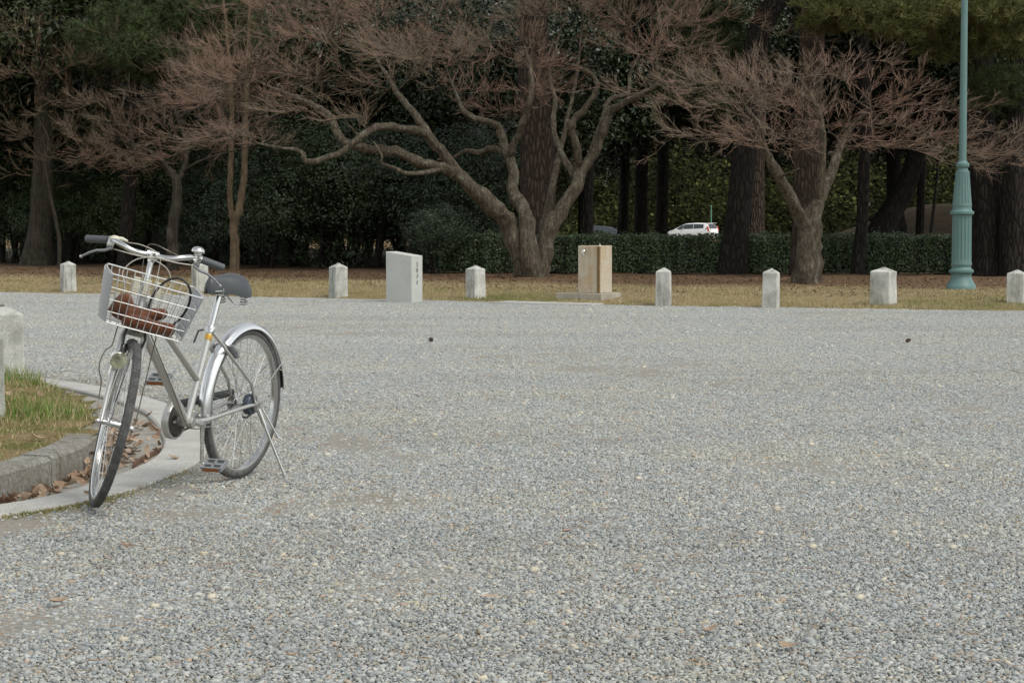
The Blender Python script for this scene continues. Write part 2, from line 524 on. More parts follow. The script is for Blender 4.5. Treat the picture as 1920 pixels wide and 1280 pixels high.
PALW = np.array([.17, .17, .15, .10, .10, .10, .055, .035, .028, .025, .045, .012, .10]); PALW /= PALW.sum()
def stones(xy, r, rg, z0):
    n = len(xy)
    # random rotation about z after squashing and jittering the corners
    V = np.repeat(ICO_V[None], n, 0) * (1 + rg.uniform(-.26, .2, (n, 12, 1)))
    sc = np.stack([r * rg.uniform(.8, 1.45, n), r * rg.uniform(.65, 1.0, n), r * rg.uniform(.42, .78, n)], 1)
    V = V * sc[:, None]
    tilt = rg.normal(0, .3, n); ct, st = np.cos(tilt)[:, None], np.sin(tilt)[:, None]
    V = np.stack([V[:, :, 0] * ct - V[:, :, 2] * st, V[:, :, 1], V[:, :, 0] * st + V[:, :, 2] * ct], 2)
    a = rg.uniform(0, 2 * math.pi, n); ca, sa = np.cos(a)[:, None], np.sin(a)[:, None]
    V = np.stack([V[:, :, 0] * ca - V[:, :, 1] * sa, V[:, :, 0] * sa + V[:, :, 1] * ca, V[:, :, 2]], 2)
    V[:, :, 0] += xy[:, 0, None]; V[:, :, 1] += xy[:, 1, None]; V[:, :, 2] += (z0 + sc[:, 2] * rg.uniform(-.25, .38, n))[:, None]
    F = (ICO_F[None] + (np.arange(n) * 12)[:, None, None]).reshape(-1, 3)
    c = PAL[rg.choice(len(PAL), n, p=PALW)] * rg.uniform(.82, 1.2, (n, 1))
    return V.reshape(-1, 3), F, np.repeat(c, 12, 0)
def stone_field(size, rg, step=.0099):
    k = round(size / step); step = size / k
    g = (np.stack(np.meshgrid(np.arange(k), np.arange(k)), -1).reshape(-1, 2) + rg.uniform(-.1, 1.1, (k * k, 2))) * step
    g = g[rg.random(len(g)) < .93]
    r = np.clip(rg.lognormal(math.log(.0056), .33, len(g)), .0035, .014)
    nb = int(16 * (size / .5) ** 2)
    gb = rg.uniform(0, size, (nb, 2)); rb = rg.uniform(.013, .019, nb)
    return np.vstack([g, gb]), np.concatenate([r, rb])
M['stones'] = mat("gravel_stone", rough=.82, spec=.25); t = NT(M['stones'])
w = t.coord("World"); cc = t.attr("col")
n1 = t.noise(w, .55, 4, .6); n2 = t.noise(w, 210, 3, .7)
cc = t.mix(t.ramp(n1, [(.45, 0.0), (.70, .45)]), cc, t.mix(1.0, cc, (1.10, 1.02, .88), 'MULTIPLY'))
n4 = t.noise(t.coord("World", (.22, .75, 1)), 1.0, 5, .6)             # dusty and washed bands, old tracks
cc = t.mix(1.0, cc, t.ramp(n4, [(.36, (.92, .915, .90)), (.5, (1.0, 1.0, 1.0)), (.64, (1.05, 1.045, 1.02))]), 'MULTIPLY')
t.base(t.mix(1.0, cc, t.ramp(n2, [(.3, .8), (.7, 1.15)]), 'MULTIPLY'))
TS = .5
tiles = []
for k in range(4):
    rg = np.random.default_rng(100 + k)
    xy, r = stone_field(TS, rg)
    V, F, c = stones(xy - TS / 2, r, rg, 0)
    me = indexed("stone_mat", V, F, c); me.materials.append(M['stones'])
    o = bpy.data.objects.new("stone_mat", me); tiles.append(o)
cells, cut = [], []
for iy in range(-2, 76):
    for ix in range(-28, 28):
        cx, cy = (ix + .5) * TS, 2.5 + (iy + .5) * TS
        if abs(cx) > .2474 * cy + 2.5 or cy < 2.2: continue
        if edge_s(cx, cy) > .8: continue
        cells.append((cx, cy))
cells = np.array(cells)
dd = inset_cache(cells[:, 0], cells[:, 1])
full = cells[dd < -.36]; part = cells[(dd >= -.36) & (dd < .36)]
pm = bpy.data.meshes.new("stones")
pz = gravel_z(full[:, 0], full[:, 1]) - .0105 * patch(full[:, 0], full[:, 1]) + .0035
pm.vertices.add(len(full)); pm.vertices.foreach_set("co", np.column_stack([full, pz]).astype(np.float32).ravel())
a1 = pm.attributes.new("turn", 'FLOAT', 'POINT'); a1.data.foreach_set("value", (rng.integers(0, 4, len(full)) * math.pi / 2).astype(np.float32))
a2 = pm.attributes.new("pick", 'INT', 'POINT'); a2.data.foreach_set("value", rng.integers(0, 4, len(full)).astype(np.int32))
gravel = kind(link("gravel_stones", pm, None), "stuff")
ng = bpy.data.node_groups.new("lay_stone_mats", 'GeometryNodeTree')
ng.interface.new_socket("Geometry", in_out='INPUT', socket_type='NodeSocketGeometry')
ng.interface.new_socket("Geometry", in_out='OUTPUT', socket_type='NodeSocketGeometry')
gi, go = ng.nodes.new("NodeGroupInput"), ng.nodes.new("NodeGroupOutput")
iop = ng.nodes.new("GeometryNodeInstanceOnPoints"); iop.inputs["Pick Instance"].default_value = True
j = ng.nodes.new("GeometryNodeGeometryToInstance")
for o in tiles:
    oi = ng.nodes.new("GeometryNodeObjectInfo"); oi.inputs["Object"].default_value = o; oi.inputs["As Instance"].default_value = False
    ng.links.new(oi.outputs["Geometry"], j.inputs[0])
na = ng.nodes.new("GeometryNodeInputNamedAttribute"); na.data_type = 'FLOAT'; na.inputs[0].default_value = "turn"
cx = ng.nodes.new("ShaderNodeCombineXYZ"); ng.links.new(na.outputs[0], cx.inputs[2])
nb = ng.nodes.new("GeometryNodeInputNamedAttribute"); nb.data_type = 'INT'; nb.inputs[0].default_value = "pick"
ng.links.new(gi.outputs[0], iop.inputs["Points"]); ng.links.new(j.outputs[0], iop.inputs["Instance"])
ng.links.new(nb.outputs[0], iop.inputs["Instance Index"]); ng.links.new(cx.outputs[0], iop.inputs["Rotation"])
ng.links.new(iop.outputs[0], go.inputs[0])
gravel.modifiers.new("stones", 'NODES').node_group = ng
# along the curved edging: single stones, none on the concrete
Vs, Fs, Cs, no = [], [], [], 0
rg = np.random.default_rng(55)
for (cx_, cy_) in part:
    xy, r = stone_field(TS, rg, .0115 if cy_ < 13 else .016)
    xy = xy - TS / 2 + (cx_, cy_)
    di = inset_cache(xy[:, 0], xy[:, 1])
    k = (di < -.004) & (rg.random(len(xy)) > .85 * sstep(-.35, -.02, di))
    if not k.any(): continue
    V, F, c = stones(xy[k], r[k], rg, 0)
    V[:, 2] += np.repeat(gravel_z(xy[k, 0], xy[k, 1]) - .005 * patch(xy[k, 0], xy[k, 1]) + .002, 12)
    Vs.append(V); Fs.append(F + no); Cs.append(c); no += len(V)
kind(link("gravel_by_edging", indexed("gravel_by_edging", np.vstack(Vs), np.vstack(Fs), np.vstack(Cs)), M['stones']), "stuff")

# ------------------------------------------------------------------ bicycle
def rotm(axis, a):
    return np.array(Matrix.Rotation(a, 3, Vector(axis)))
M['silver'] = mat("silver_paint", (.50, .495, .47), .34, .7)
t = NT(M['silver']); t.rough(t.ramp(t.noise(t.coord("Object"), 22, 4, .7), [(.3, .24), (.75, .46)]))
M['chrome'] = mat("chrome", (.64, .64, .625), .16, 1.0)
t = NT(M['chrome']); t.rough(t.ramp(t.noise(t.coord("Object"), 45, 4, .7), [(.35, .14), (.75, .34)]))
M['fender'] = mat("fender_steel", (.74, .75, .76), .24, .95)
t = NT(M['fender']); t.rough(t.ramp(t.noise(t.coord("Object"), 18, 4, .7), [(.3, .26), (.75, .36)]))
M['wire'] = mat("basket_wire", (.62, .62, .60), .38, .7)
M['panel'] = mat("basket_panel", (.33, .345, .36), .5, .2)
M['rimsteel'] = mat("rim_steel", (.56, .56, .55), .24, 1.0)
M['rubber'] = mat("tyre_rubber", (.055, .057, .058), .8, 0, .3)
t = NT(M['rubber']); t.base(t.ramp(t.noise(t.coord("Object"), 30, 5, .7), [(.3, (.045, .046, .047)), (.75, (.125, .122, .115))]))
M['grip'] = mat("grip_plastic", (.075, .08, .085), .5)
M['black'] = mat("black_plastic", (.022, .023, .024), .45)
M['saddle'] = mat("saddle_vinyl", (.048, .054, .059), .42)
t = NT(M['saddle']); t.bump(t.noise(t.coord("Object"), 420, 2, .5), .12, .002)
M['drum'] = mat("brake_drum", (.06, .075, .095), .4, .3)
M['greyplastic'] = mat("grey_plastic", (.20, .21, .215), .5)
M['orange'] = mat("orange_reflector", (.26, .075, .012), .25)
M['red'] = mat("red_reflector", (.32, .05, .05), .3)
M['cream'] = mat("cream_plastic", (.55, .53, .42), .5)
M['housing'] = mat("cable_housing", (.46, .43, .37), .45)
M['stay'] = mat("dark_stay", (.16, .14, .115), .4, .5)
M['gold'] = mat("gold_band", (.55, .33, .06), .35, .4)
M['chain'] = mat("chain_steel", (.09, .08, .07), .5, .6)
M['glass'] = mat("lamp_glass", (.86, .87, .80), .03, 0, .5, Transmission_Weight=1.0, IOR=1.3)
M['reflector'] = mat("lamp_reflector", (.8, .8, .76), .12, 1.0)

R_, L_, BBX, BBZ = .34, 1.1234, .4904, .2938
HD = 1.26; STEER, LEAN, PSI, PB = .6821, -.0788, 4.3385, -.0092
Bm = np.array([[math.cos(PSI), -math.sin(PSI), 0], [math.sin(PSI), math.cos(PSI), 0], [0, 0, 1]]) @ rotm((1, 0, 0), LEAN) @ rotm((0, 1, 0), PB)
BT = np.array([-1.2435, 9.3284, 0.002])
bike = thing("bicycle", "silver city bicycle with wire front basket, leaning on its side stand by the gutter", "bicycle")
mw = Matrix(Bm.tolist()).to_4x4(); mw.translation = Vector(BT)
bike.matrix_world = mw
su = np.array([-math.cos(HD), 0, math.sin(HD)]); sn = np.array([math.sin(HD), 0, math.cos(HD)])
SP = np.array([L_, 0, R_]) - sn * .05
RS = rotm(su, STEER)
def fs(v): return SP + (np.asarray(v, float) - SP) @ RS.T      # turn with the handlebar
def ax(s_): return SP + su * s_
def arr(*p): return [np.array(q, float) for q in p]
def fb(mb): return mb.xf(fs)

def torus(mb, c, R1, r, n=72, k=12, a0=0, a1=2 * math.pi, flat=(1, 1)):
    full = abs(a1 - a0 - 2 * math.pi) < 1e-6
    th = np.linspace(a0, a1, n, endpoint=not full)
    pts = np.stack([c[0] + R1 * np.cos(th), np.full(n, c[1]), c[2] + R1 * np.sin(th)], 1)
    return mb.tube(pts, r, k, closed=full, flat=flat)

def wheel(cx, cz, steer, hubw):
    c = (cx, 0, cz); tr = fb if steer else (lambda q: q)
    rim = MB()
    n = 96; th = np.arange(n) * 2 * math.pi / n
    prof = [(.298, -.0135), (.304, -.015), (.318, -.0135), (.318, .0135), (.304, .015), (.298, .0135), (.294, .0)]
    V = np.array([[(cx + r * math.cos(a), y, cz + r * math.sin(a)) for (r, y) in prof] for a in th]).reshape(-1, 3); k = len(prof)
    F = [(i * k + q, i * k + (q + 1) % k, ((i + 1) % n) * k + (q + 1) % k, ((i + 1) % n) * k + q) for i in range(n) for q in range(k)]
    rim.add(V, F)
    w = tr(rim).build("wheel", M['rimsteel'], bike)
    ty = MB(); torus(ty, c, .3215, .0185, 96, 14)
    tr(ty).build("tyre", M['rubber'], w)
    tread = MB()                                                   # ribbed tread blocks on the crown of the tyre
    for i in range(110):
        a = i * 2 * math.pi / 110
        for y in (-.0095, 0, .0095):
            da = .5 * 2 * math.pi / 110 * (1 if y else 0)
            rr = .3393 - (0 if y == 0 else .0024)
            cpt = np.array([cx + rr * math.cos(a + da), y, cz + rr * math.sin(a + da)])
            ro = np.array([[math.cos(a + da), 0, -math.sin(a + da)], [0, 1, 0], [math.sin(a + da), 0, math.cos(a + da)]])
            tread.box(cpt, (.0025, .0075, .0145), ro)
    tr(tread).build("tread", M['rubber'], w, False)
    hub = MB().lathe([(.012, -hubw / 2 - .018), (.012, -hubw / 2), (.024, -hubw / 2 + .002), (.024, -hubw / 2 + .006), (.014, -hubw / 2 + .012), (.014, hubw / 2 - .012), (.024, hubw / 2 - .006), (.024, hubw / 2 - .002), (.012, hubw / 2), (.012, hubw / 2 + .018)], 20, c, 'y')
    tr(hub).build("hub", M['chrome'], w)
    base = None
    for i in range(36):
        a = i * 2 * math.pi / 36
        side = 1 if i % 2 else -1
        off = (.62 if (i // 2) % 2 else -.62)
        p0 = np.array([cx + .022 * math.cos(a + off * 2), side * (hubw / 2 - .004), cz + .022 * math.sin(a + off * 2)])
        p1 = np.array([cx + .298 * math.cos(a), side * .002, cz + .298 * math.sin(a)])
        tr(MB().tube([p0, p1], .0012, 5)).build("spoke", M['rimsteel'], w)
    tr(MB().tube([(cx + .296 * math.cos(1.0), 0, cz + .296 * math.sin(1.0)), (cx + .262 * math.cos(1.0), 0, cz + .262 * math.sin(1.0))], .0035, 6)).build("valve", M['black'], w)
    return w
wheel(0, R_, False, .072)
wheel(L_, R_, True, .066)

def fender(c, r, a0, a1, wdt, name, m, tr=lambda q: q):
    n = 60; th = np.linspace(rad(a0), rad(a1), n)
    sec = [(-wdt, -.017), (-wdt * .92, -.006), (-wdt * .6, .004), (0, .0085), (wdt * .6, .004), (wdt * .92, -.006), (wdt, -.017)]
    sec = sec + [(y * .94, q - .0022) for y, q in sec[::-1]]
    k = len(sec)
    V = np.array([[(c[0] + (r + q) * math.cos(a), y, c[2] + (r + q) * math.sin(a)) for y, q in sec] for a in th]).reshape(-1, 3)
    F = [(i * k + q, i * k + (q + 1) % k, (i + 1) * k + (q + 1) % k, (i + 1) * k + q) for i in range(n - 1) for q in range(k)]
    F += [tuple(range(k - 1, -1, -1)), tuple((n - 1) * k + q for q in range(k))]
    return tr(MB().add(V, F)).build(name, m, bike)
rf = fender((0, 0, R_), .357, -10, 158, .029, "rear_fender", M['fender'])
torus(MB(), (0, -.029, R_), .343, .0025, 50, 6, rad(-10), rad(158)).build("edge_roll", M['fender'], rf)
fender((0, 0, R_), .355, 158.5, 172, .027, "mudflap", M['black'])
fender((L_, 0, R_), .357, 113, 192, .027, "front_fender", M['fender'], fb)
for y in (-.05, .05):
    MB().tube(arr((0, y * 1.25, R_), (.0, y * 1.1, R_), (.356 * math.cos(rad(150)), y * .6, R_ + .356 * math.sin(rad(150)))), .0022, 6).build("fender_stay", M['chrome'], bike)
    fb(MB().tube(arr((L_ - .005, y * 1.2, R_ + .005), (L_ + .36 * math.cos(rad(186)), y * .56, R_ + .36 * math.sin(rad(186)))), .0022, 6)).build("fender_stay", M['chrome'], bike)

# frame
SD = np.array([-math.cos(rad(68.5)), 0, math.sin(rad(68.5))]); BB = np.array([BBX, 0, BBZ])
fr = MB()
fr.tube([BB, BB + SD * .4333], .0158, 18)
fr.tube([ax(.445), BB + np.array([.012, 0, .006])], .0172, 18)
fr.tube([ax(.535), BB + SD * .19], .0145, 18)
fr.tube([ax(.40), ax(.58)], .0185, 20)
fr.lathe([(.021, -.037), (.0225, -.034), (.0225, .034), (.021, .037)], 20, BB, 'y')
frame = fr.build("frame", M['silver'], bike)
for y in (-1, 1):
    MB().tube(arr(BB + (-.02, y * .022, 0), BB + (-.10, y * .040, .004), (.06, y * .058, R_ - .003), (-.012, y * .061, R_)), [.0115, .0105, .009, .0075], 12).build("chain_stay", M['silver'], frame)
    MB().tube(arr(BB + SD * .408 + (-.008, y * .014, 0), BB + SD * .37 + (-.045, y * .034, 0), (.04, y * .058, R_ + .10), (-.006, y * .063, R_ + .005)), [.008, .008, .0075, .0065], 12).build("seat_stay", M['silver'], frame)
    MB().box((-.008, y * .064, R_ - .002), (.045, .006, .03), rotm((0, 1, 0), .25)).build("dropout", M['chrome'], frame)
    MB().lathe([(.005, 0), (.011, .001), (.011, .010), (.006, .013)], 6, (0, .066 if y > 0 else -.066 - .013, R_), 'z').xf(lambda V, y=y: np.stack([V[:, 0], y * (.067 + (V[:, 2] - R_)), R_ + (V[:, 1] - (.066 if y > 0 else -.079))], 1)).build("axle_nut", M['chrome'], bike)
MB().lathe([(.0185, 0), (.0195, .003), (.0195, .028), (.0175, .032)], 20).xf(lambda V: (V @ rotm((0, 1, 0), -rad(21.5)).T) + BB + SD * .405).build("seat_clamp", M['chrome'], bike)
MB().lathe([(.0162, 0), (.0166, .001), (.0166, .026), (.0162, .027)], 20).xf(lambda V: (V @ rotm((0, 1, 0), -rad(21.5)).T) + BB + SD * .372).build("gold_band", M['gold'], frame)
MB().tube(arr(BB + SD * .42 + (.02, -.022, 0), BB + SD * .415 + (.03, -.04, .0), BB + SD * .36 + (.035, -.045, -.0)), .0045, 8).build("quick_release_lever", M['black'], bike)
STOP = BB + SD * .60
MB().tube([BB + SD * .40, STOP], .0128, 16).build("seat_post", M['chrome'], bike)

# saddle: a padded shell, open underneath
SX = [(-.128, .045, -.005, -.035), (-.120, .068, .020, -.048), (-.10, .084, .036, -.054), (-.065, .090, .046, -.056), (-.025, .082, .047, -.050), (.02, .062, .043, -.042), (.06, .046, .040, -.040), (.10, .037, .036, -.042), (.125, .031, .028, -.044), (.140, .022, .010, -.042), (.145, .010, -.010, -.036)]
nn = 17; V = []; F = []
for off in (0, .012):
    for (x, wd, zt, zb) in SX:
        for k in range(nn):
            a = math.pi * k / (nn - 1)
            ca = math.copysign(abs(math.cos(a)) ** .95, math.cos(a))
            V.append((x * (1 - off * 1.6), max(wd - off, .004) * ca, zb + (zt - off - zb) * math.sin(a) ** .9))
ns = len(SX) * nn
for i in range(len(SX) - 1):
    for k in range(nn - 1):
        q_ = (i * nn + k, i * nn + k + 1, (i + 1) * nn + k + 1, (i + 1) * nn + k)
        F += [q_[::-1], tuple(v + ns for v in q_)]
    for k in (0, nn - 1): F.append((i * nn + k, (i + 1) * nn + k, ns + (i + 1) * nn + k, ns + i * nn + k))
for i in (0, len(SX) - 1):
    for k in range(nn - 1): F.append((i * nn + k, i * nn + k + 1, ns + i * nn + k + 1, ns + i * nn + k))
SC = np.array([.228, .004, .885]); SR = rotm((0, 0, 1), -.25) @ rotm((0, 1, 0), .02)
saddle = MB().add((np.array(V) * (.86, .86, 1.0)) @ SR.T + SC, F).build("saddle", M['saddle'], bike, 70)
for y in (-.055, .055):
    th = np.linspace(0, 2 * math.pi * 5, 90)
    MB().tube(np.stack([SC[0] - .075 + .017 * np.cos(th), y + .017 * np.sin(th), SC[2] - .088 + .056 * th / th[-1]], 1), .0028, 6).build("spring", M['chrome'], saddle)
    MB().tube(arr(SC + (-.085, y, -.088), SC + (-.02, y * .6, -.088), STOP + (.02, y * .4, .004), SC + (.11, y * .2, -.03)), .004, 8).build("saddle_rail", M['chrome'], saddle)
MB().box(STOP + (0, 0, .0), (.045, .06, .032)).build("saddle_clamp", M['chrome'], saddle)

# fork, head, stem
fk = MB()
for y in (-1, 1):
    fk.tube(arr(ax(.395) + (0, y * .034, 0), ax(.37) + (0, y * .044, 0), ax(.22) + (.0, y * .050, 0) + sn * .004, ax(.10) + (0, y * .053, 0) + sn * .018, (L_, y * .056, R_)), [.0135, .0135, .012, .0095, .008], 14)
fk.box(ax(.395), (.036, .085, .024), rotm((0, 1, 0), math.pi / 2 - HD))
fork = fb(fk).build("fork", M['silver'], bike)
for y in (-1, 1):
    fb(MB().tube(arr((L_, y * .050, R_), (L_, y * .079, R_)), .0055, 8)).build("axle_end", M['chrome'], fork)
    fb(MB().tube(arr((L_, y * .064, R_), (L_, y * .072, R_)), .0105, 6)).build("axle_nut", M['chrome'], fork)
fb(MB().lathe([(.022, -.005), (.0235, 0), (.0235, .012), (.018, .02)], 20).xf(lambda V: V @ rotm((0, 1, 0), -(math.pi / 2 - HD)).T + ax(.575))).build("headset", M['chrome'], bike)
HB = SP + su * ((1.0142 - SP[2]) / su[2])
RB = rotm(su, -.2155)
def hp(v): return HB + (np.asarray(v, float) - HB) @ RB.T          # the bar sits a little twisted in the stem
def fbar(mb): return mb.xf(hp).xf(fs)
st = MB().tube([ax(.585), HB - su * .004], .0115, 16)
st.tube([HB - su * .03, HB + su * .012 + (.012, 0, 0)], .015, 14)
st.tube([HB + (.0, -.024, 0), HB + (0, .024, 0)], .0175, 16)
fb(st).build("stem", M['chrome'], bike)
# handlebar: rises from the clamp, sweeps back to the grips
half = arr((0, 0, 0), (.012, .045, -.002), (.026, .085, .004), (.016, .125, .016), (-.02, .158, .022), (-.06, .19, .018), (-.0997, .285, .0))
hb = catmull(np.array([p * (1, -1, 1) for p in half[:0:-1]] + half), 6)
handlebar = fbar(MB().tube(HB + hb, .0115, 16)).build("handlebar", M['chrome'], bike)
ge = half[-1]; gi_ = half[-2] + (half[-1] - half[-2]) * .06
for y in (-1, 1):
    S = np.array([1, y, 1.0])
    e = HB + (half[-1] + (half[-1] - half[-2]) * .04) * S; a = HB + gi_ * S
    d = (e - a) / np.linalg.norm(e - a)
    g = MB()
    k = 26; pts = [a + (e - a) * i / k for i in range(k + 1)]
    g.tube(pts, [.0158] + [.0152 if i % 2 else .0162 for i in range(k - 2)] + [.0165, .013], 16)
    fbar(g).build("grip", M['grip'], handlebar)
    # brake lever
    base = a - d * .016
    fwd = np.array([.62, 0, -.78])
    lv = MB().box(base + fwd * .016, (.046, .024, .03), rotm((0, 1, 0), .64))
    lev = fbar(lv.tube([base - d * .012, base + d * .012], .0165, 14)).build("brake_lever", M['chrome'], handlebar)
    b0 = base + fwd * .040
    fbar(MB().tube(arr(b0 - d * .012, b0 + d * .02 + fwd * .014, b0 + d * .055 + fwd * .016, b0 + d * .088 + fwd * .018 + (0, 0, -.010), b0 + d * .118 + fwd * .018 + (0, 0, -.026)), [.008, .0085, .0078, .007, .0058], 10, flat=(1, .75))).build("lever_blade", M['greyplastic'], lev)
    fbar(MB().lathe([(.003, -.006), (.006, -.004), (.007, 0), (.006, .004), (.003, .006)], 10, b0 + d * .121 + fwd * .018 + (0, 0, -.027))).build("lever_tip", M['chrome'], lev)
# bell by the left grip, shift lever by the right one
bp = HB + (-.045, .176, .03)
bell = MB().lathe([(.004, -.016), (.012, -.012), (.012, .006), (.018, .011), (.0265, .016), (.0275, .021), (.025, .029), (.017, .036), (.006, .039), (.001, .0395)], 28, bp)
fbar(bell).build("bell", M['chrome'], handlebar)
sp_ = HB + np.array([-.046, -.166, .028])
shf = MB()
th = np.linspace(0, math.pi, 8)
for i in range(1): shf.lathe([(.006, -.006), (.02, -.004), (.0225, .002), (.019, .009), (.009, .014), (.001, .015)], 20, sp_)
shf.tube(arr(sp_ + (0, -.01, .004), sp_ + (.004, .03, .006), sp_ + (.008, .052, .002)), [.010, .011, .006], 12, flat=(1, .8))
fbar(shf).build("shifter", M['cream'], handlebar)
fbar(MB().tube([HB + (-.062, -.196, .0175), HB + (-.056, -.180, .0185)], .0165, 16)).build("shifter_clamp", M['black'], handlebar)

# basket (turns with the bar)
BA = rotm((0, 0, 1), .0322) @ rotm((0, 1, 0), .0489) @ rotm((1, 0, 0), -.0182)
BO = np.array([.9306, .008, .9379]); BD, WT, WB, BH, FT = .2338, .1818, .1506, .2, .0402
def bk(v): return np.asarray(v, float) @ BA.T + BO
def bs(u, v, w):
    """u -1..1 across, v 0 (back)..1 (front), w 0 (rim)..1 (bottom)"""
    wd = WT + (WB - WT) * w
    x0 = .015 * w; x1 = BD - FT * w
    return bk((x0 + (x1 - x0) * v, u * wd, -BH * w))
def wires(mb): return fb(mb)
rimpts = []
def ring(w, bul=.012, n=8):
    pts = []
    for k in range(n): pts.append(bs(-1 + 2 * k / n, 1, w))
    for k in range(n): pts.append(bs(1 + bul / WT * math.sin(math.pi * k / n), 1 - k / n, w))
    for k in range(n): pts.append(bs(1 - 2 * k / n, 0, w))
    for k in range(n): pts.append(bs(-1 - bul / WT * math.sin(math.pi * k / n), k / n, w))
    return pts
basket = wires(MB().tube(ring(0), .0034, 8, closed=True)).build("basket", M['wire'], bike)
for w in (.27, .52, .77, 1.0):
    wires(MB().tube(ring(w), .0019 if w < 1 else .0027, 6, closed=True)).build("wire", M['wire'], basket)
for v in (0, 1):
    for k in range(11):
        u = -.9 + 1.8 * k / 10
        wires(MB().tube([bs(u, v, 0), bs(u, v, 1)], .0018, 6)).build("wire", M['wire'], basket)
for k in range(9):
    u = -.85 + 1.7 * k / 8
    wires(MB().tube([bs(u, 0, 1), bs(u, 1, 1)], .0018, 6)).build("wire", M['wire'], basket)
for k in range(1, 4):
    wires(MB().tube([bs(-1, k / 4, 1.006), bs(1, k / 4, 1.006)], .0018, 6)).build("wire", M['wire'], basket)
for s_ in (-1, 1):
    V, n1_, n2_ = [], 14, 8
    for off in (0, .0035):
        for i in range(n1_ + 1):
            vv = -.02 + 1.04 * i / n1_
            bul = (.014 + off) * math.sin(math.pi * min(max(vv, 0), 1)) + .004 + off
            if vv > .9: bul -= (vv - .9) * .03
            for j_ in range(n2_ + 1):
                w = .015 + .97 * j_ / n2_
                V.append(bs(s_ * (1 + bul / (WT + (WB - WT) * w)), vv, w))
    q = (n1_ + 1) * (n2_ + 1); F = []
    ix = lambda o, i, j_: o * q + i * (n2_ + 1) + j_
    for i in range(n1_):
        for j_ in range(n2_):
            F += [(ix(0, i, j_), ix(0, i + 1, j_), ix(0, i + 1, j_ + 1), ix(0, i, j_ + 1)), (ix(1, i, j_ + 1), ix(1, i + 1, j_ + 1), ix(1, i + 1, j_), ix(1, i, j_))]
    for i in range(n1_):
        for j_ in (0, n2_): F.append((ix(0, i, j_), ix(1, i, j_), ix(1, i + 1, j_), ix(0, i + 1, j_)))
    for j_ in range(n2_):
        for i in (0, n1_): F.append((ix(0, i, j_), ix(0, i, j_ + 1), ix(1, i, j_ + 1), ix(1, i, j_)))
    wires(MB().add(V, F)).build("side_panel", M['panel'], basket)
for dy in (-.045, 0, .045):
    fb(MB().box(ax(.60) + np.array([.055, dy, .0]), (.035, .026, .045)).box(ax(.60) + np.array([.068, dy, -.03]), (.016, .03, .012))).build("basket_bracket", M['cream'], bike)
fb(MB().box(ax(.415) + np.array([.085, 0, .012]), (.13, .05, .008)).box(ax(.41) + np.array([.03, 0, .0]), (.05, .03, .02))).build("basket_support", M['stay'], bike)
# struts from the basket floor to the front axle, one bowed out round the lamp
b0 = bs(-.45, .75, 1.02); 
bow = [b0, bs(-.62, .75, 1.06), ax(.36) + np.array([.07, -.082, 0]), ax(.325) + np.array([.07, -.086, 0]), ax(.305) + np.array([.07, -.104, 0]), ax(.26) + np.array([.07, -.116, 0]), ax(.215) + np.array([.06, -.110, 0]), ax(.17) + np.array([.04, -.090, 0]), ax(.10) + np.array([.02, -.082, 0]), np.array([L_, -.078, R_ + .02])]
fb(MB().tube(catmull(np.array(bow), 6), .0027, 7)).build("basket_strut", M['stay'], bike)
fb(MB().tube(arr(bs(.0, .75, 1.02), bs(.40, .75, 1.03), bs(.45, .75, 1.08), np.array([L_, .078, R_ + .015])), .0027, 7)).build("basket_strut", M['stay'], bike)

# headlamp on the right fork blade
LP = ax(.275) + np.array([.075, -.046, 0])
lampd = np.array([.985, 0.10, -.14]); lampd /= np.linalg.norm(lampd)
def aim(V, d=lampd, o=LP):
    q = Vector(d).to_track_quat('Z', 'Y').to_matrix()
    return V @ np.array(q).T + o
M['lampbowl'] = mat('lamp_bowl', (.78, .77, .70), .3, .85)
hl = fb(MB().lathe([(.010, -.055), (.024, -.05), (.030, -.02), (.0345, -.002), (.0355, .004), (.034, .006), (.0325, .003), (.024, -.016), (.010, -.028), (.004, -.03)], 28).xf(aim)).build("headlamp", M['lampbowl'], bike)
fb(MB().lathe([(.0335, .002), (.030, .009), (.020, .014), (.008, .016), (.001, .0163)], 28).xf(aim)).build("lens", M['glass'], hl)
fb(MB().lathe([(.002, -.026), (.006, -.02), (.006, -.012), (.003, -.006)], 12).xf(aim)).build("bulb", M['reflector'], hl)
dl = LP - lampd * .05 + np.array([0, .0, -.03])
fb(MB().tube([dl + (0, 0, .02), dl + (-.008, 0, -.045)], .014, 16).tube([dl + (-.005, .005, 0), ax(.24) + np.array([0, -.05, 0])], .006, 8)).build("dynamo", M['chrome'], hl)

# front brake
br = MB()
for y in (-1, 1):
    br.tube(arr(ax(.42) + (.03, -y * .008, .012), ax(.41) + (.034, y * .036, .006), ax(.375) + (.034, y * .045, 0), ax(.335) + (.03, y * .036, 0)), [.007, .0085, .008, .006], 10, flat=(1, .7))
    br.box(ax(.325) + (.026, y * .023, 0), (.045, .011, .014), rotm((0, 1, 0), .35))
fb(br).build("front_brake", M['black'], bike)

